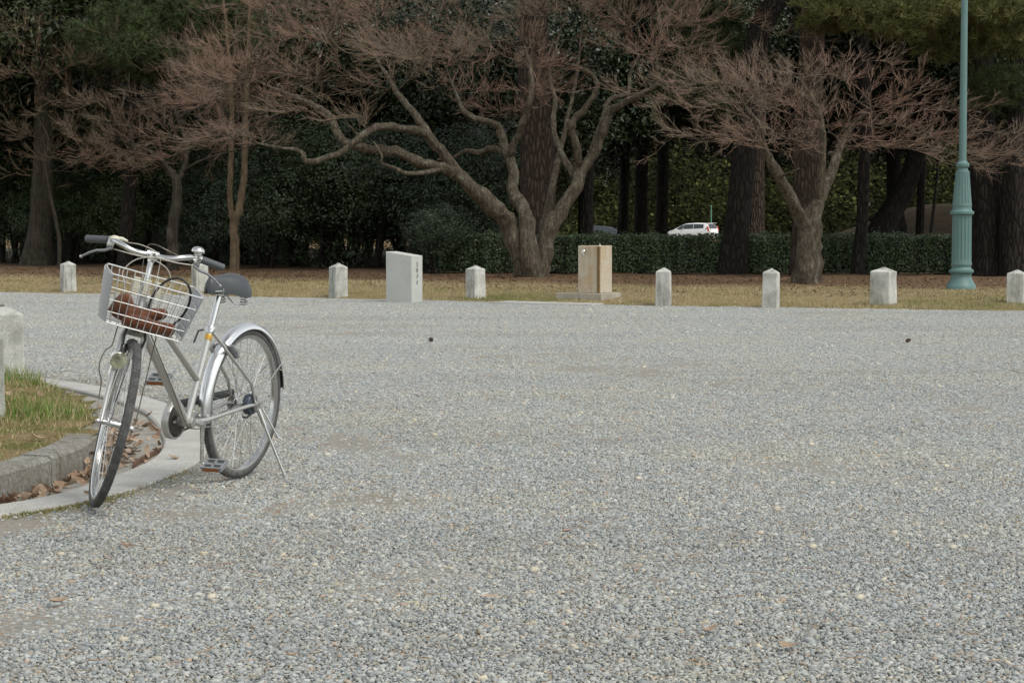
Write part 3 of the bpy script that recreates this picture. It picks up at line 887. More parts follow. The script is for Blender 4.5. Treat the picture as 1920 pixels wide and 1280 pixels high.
# drive side
cg = bikeguard = MB()
n = 48; th = np.arange(n) * 2 * math.pi / n
cg.lathe([(.077, -.080), (.081, -.076), (.081, -.050), (.078, -.046), (.072, -.046), (.072, -.072), (.02, -.073), (.02, -.080)], 48).xf(lambda V: np.stack([BB[0] + V[:, 0], V[:, 2], BB[2] + V[:, 1]], 1))
guard = cg.build("chain_guard", M['silver'], bike)
MB().lathe([(.058, -.0025), (.064, 0), (.058, .0025), (.02, .0025), (.02, -.0025)], 44).xf(lambda V: np.stack([BB[0] + V[:, 0], -.060 + V[:, 2], BB[2] + V[:, 1]], 1)).build("chainring", M['chain'], bike)
bar = MB()
p0, p1 = BB + (-.03, -.064, .066), np.array([-.02, -.064, R_ + .042])
bar.tube([p0, p0 * .5 + p1 * .5, p1], [.020, .019, .017], 10, flat=(.5, 1))
bar.build("guard_bar", M['black'], guard)
for z0, z1 in ((.062, .034), (-.062, -.034)):
    MB().tube([BB + (0, -.060, z0), (0, -.060, R_ + z1)], .0055, 6, flat=(.6, 1)).build("chain", M['chain'], bike)
MB().lathe([(.034, -.003), (.036, 0), (.034, .003)], 30).xf(lambda V: np.stack([V[:, 0], -.058 + V[:, 2], R_ + V[:, 1]], 1)).build("sprocket", M['chain'], bike)
MB().lathe([(.02, -.004), (.046, 0), (.048, .004), (.048, .026), (.044, .032), (.018, .034)], 30).xf(lambda V: np.stack([V[:, 0], .022 + V[:, 2], R_ + V[:, 1]], 1)).build("brake_drum", M['drum'], bike)
MB().tube(arr((0.02, .052, R_ - .045), (.05, .052, R_ - .056), (.08, .05, R_ - .05)), .005, 8).build("brake_arm", M['black'], bike)
MB().tube(arr((.075, .05, R_ - .052), (.2, .045, R_ - .07), (.4, .035, BBZ - .028)), .0012, 5).build("brake_rod", M['chrome'], bike)
def pedal(s_, crank_z):
    c0 = BB + (0, s_ * .078, 0); c1 = BB + (0, s_ * .088, crank_z)
    cr = MB().tube([c0, c0 * .5 + c1 * .5, c1], [.0115, .0085, .0095], 12, flat=(1, .75)).tube([c0 - (0, s_ * .02, 0), c0 + (0, s_ * .012, 0)], .0145, 14).build("crank", M['chrome'], bike)
    pc = c1 + (0, s_ * .062, 0)
    ri = rotm((1, 0, 0), -LEAN * .8) @ rotm((0, 1, 0), .48)
    pd = MB()
    for x in (-.032, .032): pd.box(np.array([x, 0, 0]), (.008, .098, .020))
    for y in (-.045, 0, .045): pd.box(np.array([0, y, .001 * abs(y)]), (.058, .010, .017))
    pd.box((0, 0, 0.001), (.014, .09, .015))
    p = pd.xf(lambda V: V @ ri.T + pc).build("pedal", M['greyplastic'], bike, False)
    for x in (-.037, .037): MB().box((x, 0, -.001), (.003, .072, .013)).xf(lambda V: V @ ri.T + pc).build("reflector", M['orange'], p, False)
    MB().tube([c1, pc], .006, 8).build("pedal_axle", M['chrome'], p)
pedal(1, -.17); pedal(-1, .17)

# rear lock, reflector, stand
rd = np.array([math.cos(rad(51)), 0, math.sin(rad(51))]); LKc = np.array([0, 0, R_]) + rd * .352
td = np.array([rd[2], 0, -rd[0]])
lk = MB().tube([LKc + np.array([0, .041 * math.cos(a), 0]) + rd * (.034 * math.sin(a) - .02) for a in np.linspace(rad(-30), rad(210), 20)], .0062, 10)
lock = lk.build("ring_lock", M['chrome'], bike)
MB().tube([LKc + np.array([0, .046, 0]) - rd * .066, LKc + np.array([0, .048, 0]) - rd * .03, LKc + np.array([0, .043, 0]) + rd * .004], [.013, .017, .010], 12, flat=(1.25, .7)).build("lock_body", M['greyplastic'], lock)
MB().tube([LKc + np.array([0, -.046, 0]) - rd * .05, LKc + np.array([0, -.044, 0])], [.011, .009], 10).build("lock_body", M['greyplastic'], lock)
MB().lathe([(.012, 0), (.017, .002), (.017, .010), (.012, .014)], 18).xf(lambda V: np.stack([.135 + V[:, 2], -.062 + V[:, 0], .56 + V[:, 1]], 1)).build("side_reflector", M['red'], bike)
foot = np.array(Matrix(Bm.tolist()).transposed() @ Vector(on_z(534, 893, .004) - BT))
k0 = np.array([-.012, .073, R_ - .02]); kd = foot - k0
ks = MB().tube([k0 + kd * .18, k0 + kd * .97], [.0062, .0056], 10).tube([k0 + kd * .965, foot], [.0085, .0075], 10)
stand = ks.build("side_stand", M['chrome'], bike)
MB().tube([k0, k0 + kd * .25], [.012, .0105], 12).box(k0 + (.005, 0, .012), (.034, .014, .036)).build("stand_bracket", M['chrome'], stand)
MB().tube([k0 + (-.022, .012, 0), k0 + kd * .45 + (-.045, .016, .01)], .0042, 8).tube([k0 + kd * .43 + (-.045, .005, .012), k0 + kd * .49 + (-.05, .028, .012)], .006, 8).build("stand_lever", M['chrome'], stand)
# cables
def cable(pts, r=.0026, m='housing', steer=True):
    mb = MB().tube(catmull(np.array(pts), 7), r, 7)
    (fb(mb) if steer else mb).build("cable", M[m], bike)
aR = hp(HB + gi_ * np.array([1, -1, 1])); aL = hp(HB + gi_); sp_ = hp(sp_)
cable([aR + (.03, .03, -.028), HB + (.07, -.09, -.012), HB + (.075, .0, -.012), HB + (.06, .07, -.04), HB + (.045, .10, -.10), ax(.60) + (.05, .085, 0), ax(.44) + (.05, .05, 0)])
cable([aL + (.03, -.03, -.028), HB + (.075, .09, .0), HB + (.085, .0, .0), HB + (.075, -.07, -.03), HB + (.06, -.105, -.09), ax(.58) + (.06, -.09, 0), ax(.42) + (.05, -.05, 0)])
cable([sp_ + (.01, .05, 0), HB + (.03, -.05, .03), HB + (.055, .02, .01), HB + (.05, .035, -.06), ax(.60) + (.035, .03, 0), ax(.50) + (.03, .025, 0)], .0021)
cable([aL + (.02, -.03, -.02), HB + (.05, .06, .035), HB + (.02, -.01, .045), HB + (-.02, -.03, .01), ax(.6) + (-.03, -.02, 0)], .0021, 'stay')
cable([ax(.47) + (-.01, .022, -.02), BB + (.16, .024, .14), BB + (.05, .026, .0), BB + (-.02, .03, -.028), (.36, .035, BBZ - .026)], .0025, 'stay', False)

# things lying in the basket
def wbk(v): return (fs(bk(v)) @ Bm.T) + BT
lock_o = np.array([.11, .083, -.095])
lpts = [wbk(lock_o + np.array([.02 * math.sin(2 * a) + .03 * math.sin(a), .074 * math.cos(a) + .012 * math.sin(a), .122 * math.sin(a) + .012])) for a in np.linspace(0, 2 * math.pi, 40, endpoint=False)]
lc = np.mean(lpts, 0)
lk = thing("cable_lock", "looped black cable lock standing up inside the bicycle's wire basket", "cable lock", lc)
MB().tube(np.array(lpts) - lc, .0052, 10, closed=True).build("cable_loop", M['black'], lk)
MB().tube([lpts[28] - lc, lpts[31] - lc], .0105, 12).build("lock_barrel", M['grip'], lk)
m = mat("brown_cloth", (.20, .062, .022), .85, 0, .2, Sheen_Weight=.3); t = NT(m)
t.base(t.ramp(t.noise(t.coord("Object"), 38, 5, .7), [(.3, (.06, .02, .009)), (.7, (.19, .062, .023))])); t.bump(t.noise(t.coord("Object"), 60, 5, .7), .9, .012)
cb = MB()
def lump(pts, r): cb.tube(np.array([wbk(p) for p in catmull(np.array(pts), 5)]), np.interp(np.linspace(0, 1, (len(pts) - 1) * 5 + 1), np.linspace(0, 1, len(r)), r), 14)
lump([(.11, -.115, -.175), (.12, -.098, -.13), (.115, -.085, -.098), (.11, -.078, -.085)], [.034, .04, .034, .012])
lump([(.12, -.10, -.16), (.11, -.06, -.145), (.11, -.02, -.15), (.10, .03, -.135), (.105, .075, -.125), (.11, .088, -.125)], [.034, .036, .03, .024, .024, .012])
lump([(.13, -.08, -.178), (.14, -.02, -.178), (.15, .05, -.176), (.15, .115, -.172), (.15, .13, -.172)], [.028, .032, .026, .029, .012])
lump([(.08, -.08, -.17), (.09, .0, -.172), (.10, .06, -.175)], [.03, .034, .02])
co = np.concatenate(cb.v).mean(0)
cb.xf(lambda V: V - co)
bundle = cb.build("cloth_bundle", m); bundle.location = co
rm = bundle.modifiers.new("remesh", 'REMESH'); rm.mode = 'VOXEL'; rm.voxel_size = .005; rm.use_smooth_shade = True
tag(bundle, "rust-brown crumpled cloth bundle lying on the floor of the bicycle basket", "cloth bundle")

# ------------------------------------------------------------------ granite posts along the grass
def post_mesh(side, h, seed):
    rnd = random.Random(seed)
    a = side / 2; ch = a * .13; mb = MB()
    prof = []
    def sq(s, c): return [(s, -s + c), (s, s - c), (s - c, s), (-s + c, s), (-s, s - c), (-s, -s + c), (-s + c, -s), (s - c, -s)]
    levels = [(-.25, 1.05, .08), (0, 1.04, .09), (h * .35, 1.01, .07), (h * .7, .99, .07), (h * .865, .985, .07), (h * .885, .95, .09), (h * .985, .16, .3), (h, .06, .3)]
    V = []
    for z, s, c in levels:
        for x, y in sq(a * s, a * c):
            V.append((x + rnd.uniform(-.003, .003), y + rnd.uniform(-.003, .003), z + (rnd.uniform(-.004, .004) if 0 < z < h else 0)))
    F = [(i * 8 + q, i * 8 + (q + 1) % 8, (i + 1) * 8 + (q + 1) % 8, (i + 1) * 8 + q) for i in range(len(levels) - 1) for q in range(8)]
    F += [tuple((len(levels) - 1) * 8 + q for q in range(8))]
    return mb.add(V, F).mesh("stone_post", False)
def post(p, side, h, turn, label, seed, lean=0):
    me = post_mesh(side, h, seed); me.materials.append(M['granite'])
    o = link("stone_post", me); o.location = tuple(p); o.rotation_euler = (lean, lean * .5, turn)
    tag(o, label, "stone post", "granite posts edging the grass")
POSTS = [(128, 545, .225, .515, .50, "squat granite post on the far grass, left of the bicycle's handlebar", 0),
         (375, 547, .225, .52, .55, "granite post showing just behind the bicycle's saddle and basket", .0),
         (634, 555, .225, .535, .62, "granite post just left of the carved marker stone", .01),
         (892, 560, .225, .525, .70, "granite post between the carved marker stone and the big maple trunk", -.01),
         (1244, 568, .205, .52, 1.35, "granite post just right of the ochre drinking fountain", 0),
         (1445, 575, .21, .545, 1.25, "stained granite post in front of the leaning pine, left of the forked maple", .01),
         (1656, 570, .295, .53, 1.02, "widest granite post, on the grass between the forked maple and the lamp post", 0),
         (1906, 566, .235, .46, 1.12, "granite post cut by the right edge of the photo", 0)]
for k, (px, py, sd, h, tn, lb, ln) in enumerate(POSTS):
    p = on_ground(px, py)
    post(p, sd, h, tn, lb, k, ln)
pA = on_z(4, 704, .085); post(pA, .29, .50, .30, "nearer-ground granite post with grass at its foot, upper left beside the gutter", 20)
pB = on_z(-46, 778, .085); post(pB, .29, .50, .35, "nearest granite post, only its right side showing at the left edge", 21)

# carved marker stone
p = on_z(772, 566, 0.0)
ms = thing("marker_stone", "pale grey marker stone with slanting top and carved characters on its narrow side", "marker stone", p)
a, b, th_ = .475, .30, rad(31)
d1 = np.array([-math.cos(th_), math.sin(th_), 0]); d2 = np.array([math.sin(th_), math.cos(th_), 0])
Z = lambda u: .70 + .065 * u
def stq(u, v, z): return d1 * a * u + d2 * b * v + np.array([0, 0, z])
eps = .012
V = [stq(0, 0, -.2), stq(1, 0, -.2), stq(1, 1, -.2), stq(0, 1, -.2), stq(0, 0, Z(0)), stq(1, 0, Z(1)), stq(1, 1, Z(1)), stq(0, 1, Z(0))]
sb = MB().add(V, [(3, 2, 1, 0), (4, 5, 6, 7), (0, 1, 5, 4), (1, 2, 6, 5), (2, 3, 7, 6), (3, 0, 4, 7)]).build("stone_block", M['stele'], ms, False)
bv = sb.modifiers.new("bevel", 'BEVEL'); bv.width = .008; bv.segments = 2
M['ink'] = mat("carved_dark", (.10, .10, .095), .9)
glyphs = [  # strokes (x0,y0,x1,y1) in a unit cell: only the blurred marks the photo shows
    [(.2, .95, .8, .95), (.5, .95, .5, .05), (.28, .65, .72, .65), (.28, .38, .72, .38), (.25, .06, .75, .06)],
    [(.25, .9, .75, .9), (.25, .9, .25, .45), (.75, .9, .75, .45), (.25, .45, .75, .45), (.25, .68, .75, .68), (.2, .25, .8, .25), (.5, .45, .5, .02)],
    [(.35, .92, .7, .85), (.7, .85, .72, .45), (.72, .45, .25, .05), (.3, .6, .65, .55), (.35, .35, .6, .3)],
    [(.3, .85, .7, .85), (.22, .6, .78, .6), (.42, .6, .22, .05), (.58, .6, .6, .12), (.6, .12, .82, .1)]]
for g, (zc) in zip(glyphs, (.565, .475, .385, .295)):
    mb = MB()
    for (x0, y0, x1, y1) in g:
        s = .072
        q0 = stq(0, .5, zc) + d2 * (x0 - .5) * s + np.array([0, 0, (y0 - .5) * s]); q1 = stq(0, .5, zc) + d2 * (x1 - .5) * s + np.array([0, 0, (y1 - .5) * s])
        mb.tube([q0, q1], .0048, 6)
    mb.build("carved_character", M['ink'], ms, False)

# drinking fountain
p = on_ground(1127, 563.5); p[2] = 0.0
fo = thing("drinking_fountain", "ochre stone drinking fountain block with chrome tap on a low stone base", "fountain", p)
th_ = rad(33)
e1 = np.array([-math.cos(th_), math.sin(th_), 0]); e2 = np.array([math.sin(th_), math.cos(th_), 0])
def fq(u, v, z): return e1 * u + e2 * v + np.array([0, 0, z])
def fblock(u0, u1, v0, v1, z0, z1):
    V = [fq(u, v, z) for z in (z0, z1) for u, v in ((u0, v0), (u1, v0), (u1, v1), (u0, v1))]
    return MB().add(V, [(3, 2, 1, 0), (4, 5, 6, 7), (0, 1, 5, 4), (1, 2, 6, 5), (2, 3, 7, 6), (3, 0, 4, 7)])
for (u0, u1) in ((0, .395), (.399, .80)):
    o = fblock(u0, u1, 0, .62, -.2, .135).build("base_slab", M['fountbase'], fo, False)
    bv = o.modifiers.new("bevel", 'BEVEL'); bv.width = .008; bv.segments = 2
for (u0, u1, v0, v1, dz) in ((.10, .47, .10, .50, 0), ):
    o = fblock(u0, u1, v0, v1, .135, .855).build("stone_block", M['fountain'], fo, False)
    bv = o.modifiers.new("bevel", 'BEVEL'); bv.width = .012; bv.segments = 2
m = stone_mat("stained_groove", (.17, .11, .05), (.26, .18, .09), (.14, .08, .035), 90, .6)
for k in range(1): fblock(.088, .125, .088, .125, .135, .84).build("corner_strip", m, fo, False)
tp = fq(.345, .10, .765)
MB().tube([tp, tp - e2 * .045], .014, 16).tube([tp - e2 * .045, tp - e2 * .06, tp - e2 * .07], [.033, .034, .026], 20).tube([tp - e2 * .035, tp - e2 * .04 + np.array([0, 0, -.05])], .010, 10).build("tap", M['chrome'], fo)
MB().lathe([(.016, 0), (.012, .006), (.009, .02), (.012, .026), (.004, .032)], 16, fq(.2, .3, .853)).build("spout", M['chrome'], fo)
p2 = on_z(1040, 569, 0)
sl = MB().box((0, 0, -.06), (1.75, .95, .15)).build("paving_slab", M['edging']); sl.location = (p2[0], p2[1] + .25, 0.0); sl.rotation_euler = (0, 0, -.50)
kind(sl, "structure")
m = sl.modifiers.new("bevel", 'BEVEL'); m.width = .01

# lamp post
p = on_ground(1802, 542.5)
lp = thing("lamp_post", "tall verdigris-green fluted cast-iron lamp post standing on the grass", "lamp post", p)
K = p[1] / FPX
M['verdigris'] = mat("verdigris_paint", (.14, .29, .275), .5, 0, .4); t = NT(M['verdigris'])
t.base(t.mix(t.ramp(t.noise(t.coord("World", (5, 5, 2)), 2, 5, .7), [(.45, 0.0), (.75, .5)]), (.098, .182, .174), (.145, .21, .195)))
def lz(y): return (542.5 - y) * K
def prof(rows): return [(r * K, lz(y)) for y, r in rows]
MB().lathe([(28 * K, -.2)] + prof([(543, 28), (536, 27.5), (534, 26), (527, 22), (521, 19.3), (517, 18.5), (515, 19.5), (513, 19.5)]), 40).build("base", M['verdigris'], lp)
MB().lathe(prof([(513, 18), (511.5, 22), (509, 23), (506, 22.5), (504, 19), (501, 17.5), (497, 19), (494, 19.3), (491.5, 18.6)]), 40).build("collar", M['verdigris'], lp)
def fluted(y0, r0, y1, r1, nfl=16):
    n = nfl * 6; a = np.arange(n) * 2 * math.pi / n; mb = MB(); rows = []
    for y, dep in ((y0, 0), (y0 - 2, 0), (y0 - 4.5, 1), ((y0 + y1) / 2, 1), (y1 + 4.5, 1), (y1 + 2, 0), (y1, 0)):
        r = r0 + (r1 - r0) * (y - y0) / (y1 - y0)
        rr = r * K * (1 - dep * .075 * np.clip(np.sin(a * nfl) * 1.6, 0, 1))
        rows.append(np.stack([rr * np.cos(a), rr * np.sin(a), np.full(n, lz(y))], 1))
    F = [(i * n + q, i * n + (q + 1) % n, (i + 1) * n + (q + 1) % n, (i + 1) * n + q) for i in range(len(rows) - 1) for q in range(n)]
    return mb.add(np.concatenate(rows), F)
fluted(491.5, 18.3, 404, 17.8).build("fluted_drum", M['verdigris'], lp, 25)
MB().lathe(prof([(404, 18.5), (402.5, 21.5), (400, 22.6), (397, 22), (395, 18.5), (392, 17.2), (388, 17.6), (386, 18)]), 40).build("collar", M['verdigris'], lp)
fluted(386, 17.8, 321.5, 12.6).build("fluted_drum", M['verdigris'], lp, 25)
MB().lathe(prof([(321.5, 12.4), (320, 10), (316.5, 9.8), (314, 12), (311, 12.8), (307.5, 12.4), (304.5, 8.5), (302.5, 7.6), (301, 7.6)]), 36).build("collar", M['verdigris'], lp)
MB().lathe(prof([(301, 7.0), (150, 6.5), (0, 6.0), (-60, 5.8)]), 28).build("shaft", M['verdigris'], lp)
top = lz(-60)
MB().lathe([(.05, top), (.09, top + .03), (.06, top + .08), (.10, top + .12)], 24).build("lantern_seat", M['verdigris'], lp)
MB().lathe([(.09, top + .12), (.17, top + .22), (.20, top + .35), (.16, top + .48), (.10, top + .54)], 24).build("lantern_globe", mat("milk_glass", (.75, .75, .72), .3), lp)
MB().lathe([(.12, top + .54), (.10, top + .60), (.03, top + .66), (.01, top + .74)], 24).build("lantern_cap", M['verdigris'], lp)

# low garden wall deep in the left wood
p0, p1 = column(40, 61), column(560, 61)
gw = thing("garden_wall", "low grey plastered wall with pale coping deep in the wood at left", "wall", (p0 + p1) / 2)
ln = np.linalg.norm(p1 - p0)
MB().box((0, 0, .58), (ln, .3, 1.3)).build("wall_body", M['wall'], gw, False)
MB().box((0, 0, 1.262), (ln + .1, .42, .06)).build("coping", M['cap'], gw, False)

# ------------------------------------------------------------------ vegetation
def unit(v): return v / (np.linalg.norm(v, axis=-1, keepdims=True) + 1e-9)
def leaves(centers, normals, size, rg, c0, c1, name, wid=.42):
    n = len(centers)
    nz = unit(normals); tv = unit(np.cross(nz, rg.normal(size=(n, 3)))); bv = np.cross(nz, tv)
    l = (size * rg.uniform(.65, 1.25, n))[:, None]; w_ = l * wid * rg.uniform(.8, 1.15, n)[:, None]
    q = np.stack([centers - tv * l * .5, centers + bv * w_ * .5 - nz * l * .06, centers + tv * l * .5 - nz * l * .10, centers - bv * w_ * .5 - nz * l * .06], 1)
    f = rg.random(n)[:, None] ** 1.6
    cols = (np.array(c0) * (1 - f) + np.array(c1) * f) * rg.uniform(.75, 1.2, (n, 1))
    return soup(name, q, 4, cols)
def clumped(blobs, n, per, spread, rg):
    """leaf centres and normals on the outer shells of ellipsoid blobs: list of (centre, radii)"""
    wts = np.array([np.prod(b[1]) ** (2 / 3) for b in blobs]); wts /= wts.sum()
    k = n // per
    bi = rg.choice(len(blobs), k, p=wts)
    d = unit(rg.normal(size=(k, 3)))
    C = np.array([b[0] for b in blobs])[bi]; Rr = np.array([b[1] for b in blobs])[bi]
    rr = rg.uniform(.55, 1.05, k)[:, None] ** .6
    cc = C + d * Rr * rr
    sc = spread * rg.uniform(.5, 1.5, (k, 1, 1))
    off = rg.normal(size=(k, per, 3)) * sc * np.array([1, 1, .7])
    P = (cc[:, None] + off).reshape(-1, 3)
    N = (unit(d / Rr)[:, None] * .7 + np.array([0, 0, .55]) + rg.normal(size=(k, per, 3)) * .45).reshape(-1, 3)
    return P, N
G0, G1 = (.016, .030, .014), (.06, .088, .038)
def rblobs(rg, n, R, r0, r1, z0=0):
    out = []
    for i in range(n):
        d = unit(rg.normal(size=3)); d[2] = abs(d[2]) * 1.0 if rg.random() < .7 else d[2]
        out.append((d * np.array(R) * rg.uniform(.35, .8) + np.array([0, 0, z0]), np.array([1, 1, .8]) * rg.uniform(r0, r1)))
    return out
CROWN = {'shrub': [], 'canopy': [], 'pine': []}
for k in range(3):
    rg = np.random.default_rng(300 + k)
    bl = rblobs(rg, 16, (1.9, 1.7, 2.0), .7, 1.15, .2)
    P, N = clumped(bl, 26000, 26, .12, rg)
    me = leaves(P, N, .085, rg, G0, G1, "foliage"); me.materials.append(M['leaf']); CROWN['shrub'].append(me)
for k in range(2):
    rg = np.random.default_rng(400 + k)
    bl = rblobs(rg, 18, (3.6, 3.2, 2.6), 1.1, 1.9, 0)
    P, N = clumped(bl, 27000, 26, .24, rg)
    me = leaves(P, N, .155, rg, (.014, .024, .012), (.05, .07, .03), "foliage"); me.materials.append(M['leaf']); CROWN['canopy'].append(me)
def pine_mesh(R, ntuft, rg, c0, c1, ln=.22, per=46, wd=.0075):
    P = unit(rg.normal(size=(ntuft, 3))) * np.array(R) * (rg.random((ntuft, 1)) ** .4)
    ax_ = unit(P / np.array(R) * .6 + np.array([0, 0, .7]) + rg.normal(size=(ntuft, 3)) * .4)
    d = unit(ax_[:, None] * .75 + rg.normal(size=(ntuft, per, 3)) * .62)
    s = np.repeat(P[:, None], per, 1)
    l = ln * rg.uniform(.7, 1.2, (ntuft, per, 1))
    side = unit(np.cross(d, rg.normal(size=(ntuft, per, 3)))) * wd
    q = np.stack([s - side, s + side, s + d * l], 2).reshape(-1, 3, 3)
    f = rg.random((ntuft, per, 1)).reshape(-1, 1)
    tf = np.repeat(rg.uniform(.55, 1.3, ntuft), per)[:, None]
    return soup("needles", q, 3, (np.array(c0) * (1 - f) + np.array(c1) * f) * tf)
for k, (c0, c1) in enumerate([((.03, .05, .018), (.09, .115, .04)), ((.05, .06, .015), (.17, .165, .055))]):
    rg = np.random.default_rng(500 + k)
    me = pine_mesh((1.15, .9, .36), 135, rg, c0, c1); me.materials.append(M['needle']); CROWN['pine'].append(me)

def add_copy(me, name, parent, loc, scale=1.0, rz=0.0):
    o = bpy.data.objects.new(name, me); COL.objects.link(o); o.parent = parent
    o.location = tuple(float(q) for q in loc); o.rotation_euler = (0, 0, rz)
    o.scale = (scale,) * 3 if np.isscalar(scale) else scale
    return o

# ---- branching trees
def trunk_tube(mb, pts, r, n=14, rg=None, lump=.06):
    pts = catmull(np.array(pts), 5)
    r = np.interp(np.linspace(0, 1, len(pts)), np.linspace(0, 1, len(r)), r)
    i0 = mb.n; mb.tube(pts, r, n)
    if rg is not None:
        V = mb.v[-1]; k = len(pts)
        c = np.repeat(pts, n, 0); a = np.tile(np.arange(n), k) * 2 * math.pi / n; h = np.repeat(np.arange(k), n)
        f = 1 + lump * (np.sin(3 * a + .35 * h + rg.uniform(0, 6)) + .7 * np.sin(5 * a - .2 * h + rg.uniform(0, 6)) + .6 * np.sin(2 * a + .8 * h))
        V[:] = c + (V - c) * f[:, None]
    return mb

class Grow:
    """limbs first, then every attractor is joined to the nearest suitable branch"""
    def __init__(s, seed):
        s.p, s.par, s.len, s.minr, s.limb = [], [], [], [], []
        s.rg = np.random.default_rng(seed)
    def node(s, p, par, minr=0.0, limb=False):
        s.p.append(np.asarray(p, float)); s.par.append(par); s.minr.append(minr); s.limb.append(limb)
        s.len.append(0 if par < 0 else s.len[par] + float(np.linalg.norm(s.p[-1] - s.p[par])))
        return len(s.p) - 1
    def limb_path(s, pts, rr, attach=None):
        rr = [v * .86 for v in rr]
        pts = catmull(np.array(pts), 4)
        d = np.concatenate([[0], np.cumsum(np.linalg.norm(np.diff(pts, axis=0), axis=1))])
        rr = np.interp(d / d[-1], np.linspace(0, 1, len(rr)), rr)
        if attach is None: last = -1
        else: last = int(((np.array(s.p) - pts[0]) ** 2).sum(1).argmin())
        for q, r in zip(pts, rr): last = s.node(q, last, r, True)
    def attract(s, A, bf=.35, step=.17, zmin=-9, start=None):
        P = np.zeros((len(s.p) + len(A) * 14, 3)); Ln = np.zeros(len(P)); n = len(s.p)
        P[:n] = np.array(s.p); Ln[:n] = s.len
        ok = np.zeros(len(P), bool); ok[:n] = True
        if start is not None: ok[:n] = [start(q) for q in s.p]
        lim = np.array([q for i, q in enumerate(s.p) if ok[i]])
        order = np.argsort([((lim - a) ** 2).sum(1).min() for a in A])
        for i in order:
            a = A[i]
            d = np.linalg.norm(P[:n] - a, axis=1)
            cost = d + bf * Ln[:n] * .25 + np.where(P[:n, 2] > a[2] + .1, .5 * (P[:n, 2] - a[2]), 0) + np.where(ok[:n], 0, 99)
            j = int(cost.argmin()); dist = d[j]
            if dist < .08: continue
            k = max(1, int(dist / step)); base = P[j].copy(); par = j
            pd = P[j] - P[s.par[j]] if s.par[j] >= 0 else np.array([0, 0, 1.0])
            pd = unit(pd) * dist * .30
            side = s.rg.normal(size=3) * dist * .06
            for q in range(1, k + 1):
                u = q / k
                pt = base * (1 - u) + a * u + (pd + side) * (math.sin(math.pi * u) * (1 - u) * .9) + s.rg.normal(size=3) * .012
                if n >= len(P): return
                par = s.node(pt, par); P[n] = pt; Ln[n] = s.len[par]; ok[n] = True; n += 1
    def radii(s, r0=.0032, ex=2.25):
        n = len(s.p); acc = np.zeros(n); nch = np.zeros(n, int)
        R = np.zeros(n)
        for i in range(n - 1, -1, -1):
            R[i] = max(r0 if nch[i] == 0 else acc[i] ** (1 / ex), r0)
            if s.minr[i] > 0: R[i] = max(s.minr[i], R[i] if not s.limb[i] else s.minr[i])
            if s.par[i] >= 0: acc[s.par[i]] += R[i] ** ex; nch[s.par[i]] += 1
        s.R, s.nch = R, nch
        return R
    def branch_mesh(s):
        """tubes along the heaviest chains"""
        n = len(s.p); kids = [[] for _ in range(n)]
        for i in range(n):
            if s.par[i] >= 0: kids[s.par[i]].append(i)
        mb = MB(); done = np.zeros(n, bool)
        starts = [i for i in range(n) if s.par[i] < 0]
        stack = [(None, i) for i in starts]
        while stack:
            par, i = stack.pop()
            ch = [] if par is None else [par]
            cur = i
            while True:
                ch.append(cur)
                ks = kids[cur]
                if not ks: break
                b = max(ks, key=lambda q: (s.limb[q] and s.limb[cur], s.R[q]))
                for q in ks:
                    if q != b: stack.append((cur, q))
                cur = b
            if len(ch) < 2: continue
            r = np.array([s.R[q] for q in ch])
            if par is not None: r[0] = min(s.R[par] * .8, r[1] * 1.25)
            rm = r.max()
            pp = np.array([s.p[q] for q in ch])
            if rm > .04:                                      # knots, kinks and grooves
                pp[1:-1] += s.rg.normal(size=(len(pp) - 2, 3)) * np.minimum(r[1:-1], .10)[:, None] * .13
                r = r * (1 + .07 * s.rg.normal(size=len(r)))
            nside = 16 if rm > .05 else 7 if rm > .018 else 4
            mb.tube(pp, r, nside, cap=rm > .03)
            if rm > .05:
                V = mb.v[-1]; c = np.repeat(pp, nside, 0); a = np.tile(np.arange(nside), len(pp)) * 2 * math.pi / nside; h = np.repeat(np.arange(len(pp)), nside)
                f = 1 + .07 * np.sin(3 * a + .5 * h + s.rg.uniform(0, 6)) + .05 * np.sin(6 * a - .3 * h + s.rg.uniform(0, 6)) + .03 * s.rg.normal(size=len(a))
                V[:] = c + (V - c) * f[:, None]
        return mb
    def twigs(s, per, ln, rmax, rg, c0, c1, r_t=.0032, up=.25, sub=4, name="twigs"):
        P = np.array(s.p); R = s.R
        idx = np.array([i for i in range(len(P)) if R[i] < rmax and s.par[i] >= 0])
        d0 = unit(P[idx] - P[[s.par[i] for i in idx]])
        k = len(idx)
        S = np.repeat(P[idx], per, 0); D = np.repeat(d0, per, 0)
        n = len(S)
        out_ = P[idx] - P[np.array(s.limb)].mean(0); out_[:, 2] *= .3; D = unit(D * .7 + np.repeat(unit(out_), per, 0) * .35 + rg.normal(size=(n, 3)) * np.array([.42, .42, .26]) + np.array([0, 0, up]))
        l = ln * rg.uniform(.45, 1.25, (n, 1))
        m1 = S + D * l * .5 + rg.normal(size=(n, 3)) * .012
        e1 = m1 + unit(D + rg.normal(size=(n, 3)) * .25 + np.array([0, 0, .12])) * l * .5
        A, B, ra, rb = [S, m1], [m1, e1], [np.full(n, r_t * 1.25), np.full(n, r_t)], [np.full(n, r_t), np.full(n, r_t * .55)]
        for q in range(sub):
            u = rg.uniform(.25, 1.0, (n, 1))
            st = np.where(u < .5, S + (m1 - S) * u * 2, m1 + (e1 - m1) * (u - .5) * 2)
            dd = unit(D + rg.normal(size=(n, 3)) * np.array([.45, .45, .30]) + np.array([0, 0, .12]))
            en = st + dd * l * rg.uniform(.25, .6, (n, 1))
            A.append(st); B.append(en); ra.append(np.full(n, r_t * .85)); rb.append(np.full(n, r_t * .45))
        A, B, ra, rb = np.vstack(A), np.vstack(B), np.concatenate(ra)[:, None], np.concatenate(rb)[:, None]
        return prism(A, B, ra, rb, rg, c0, c1, name)
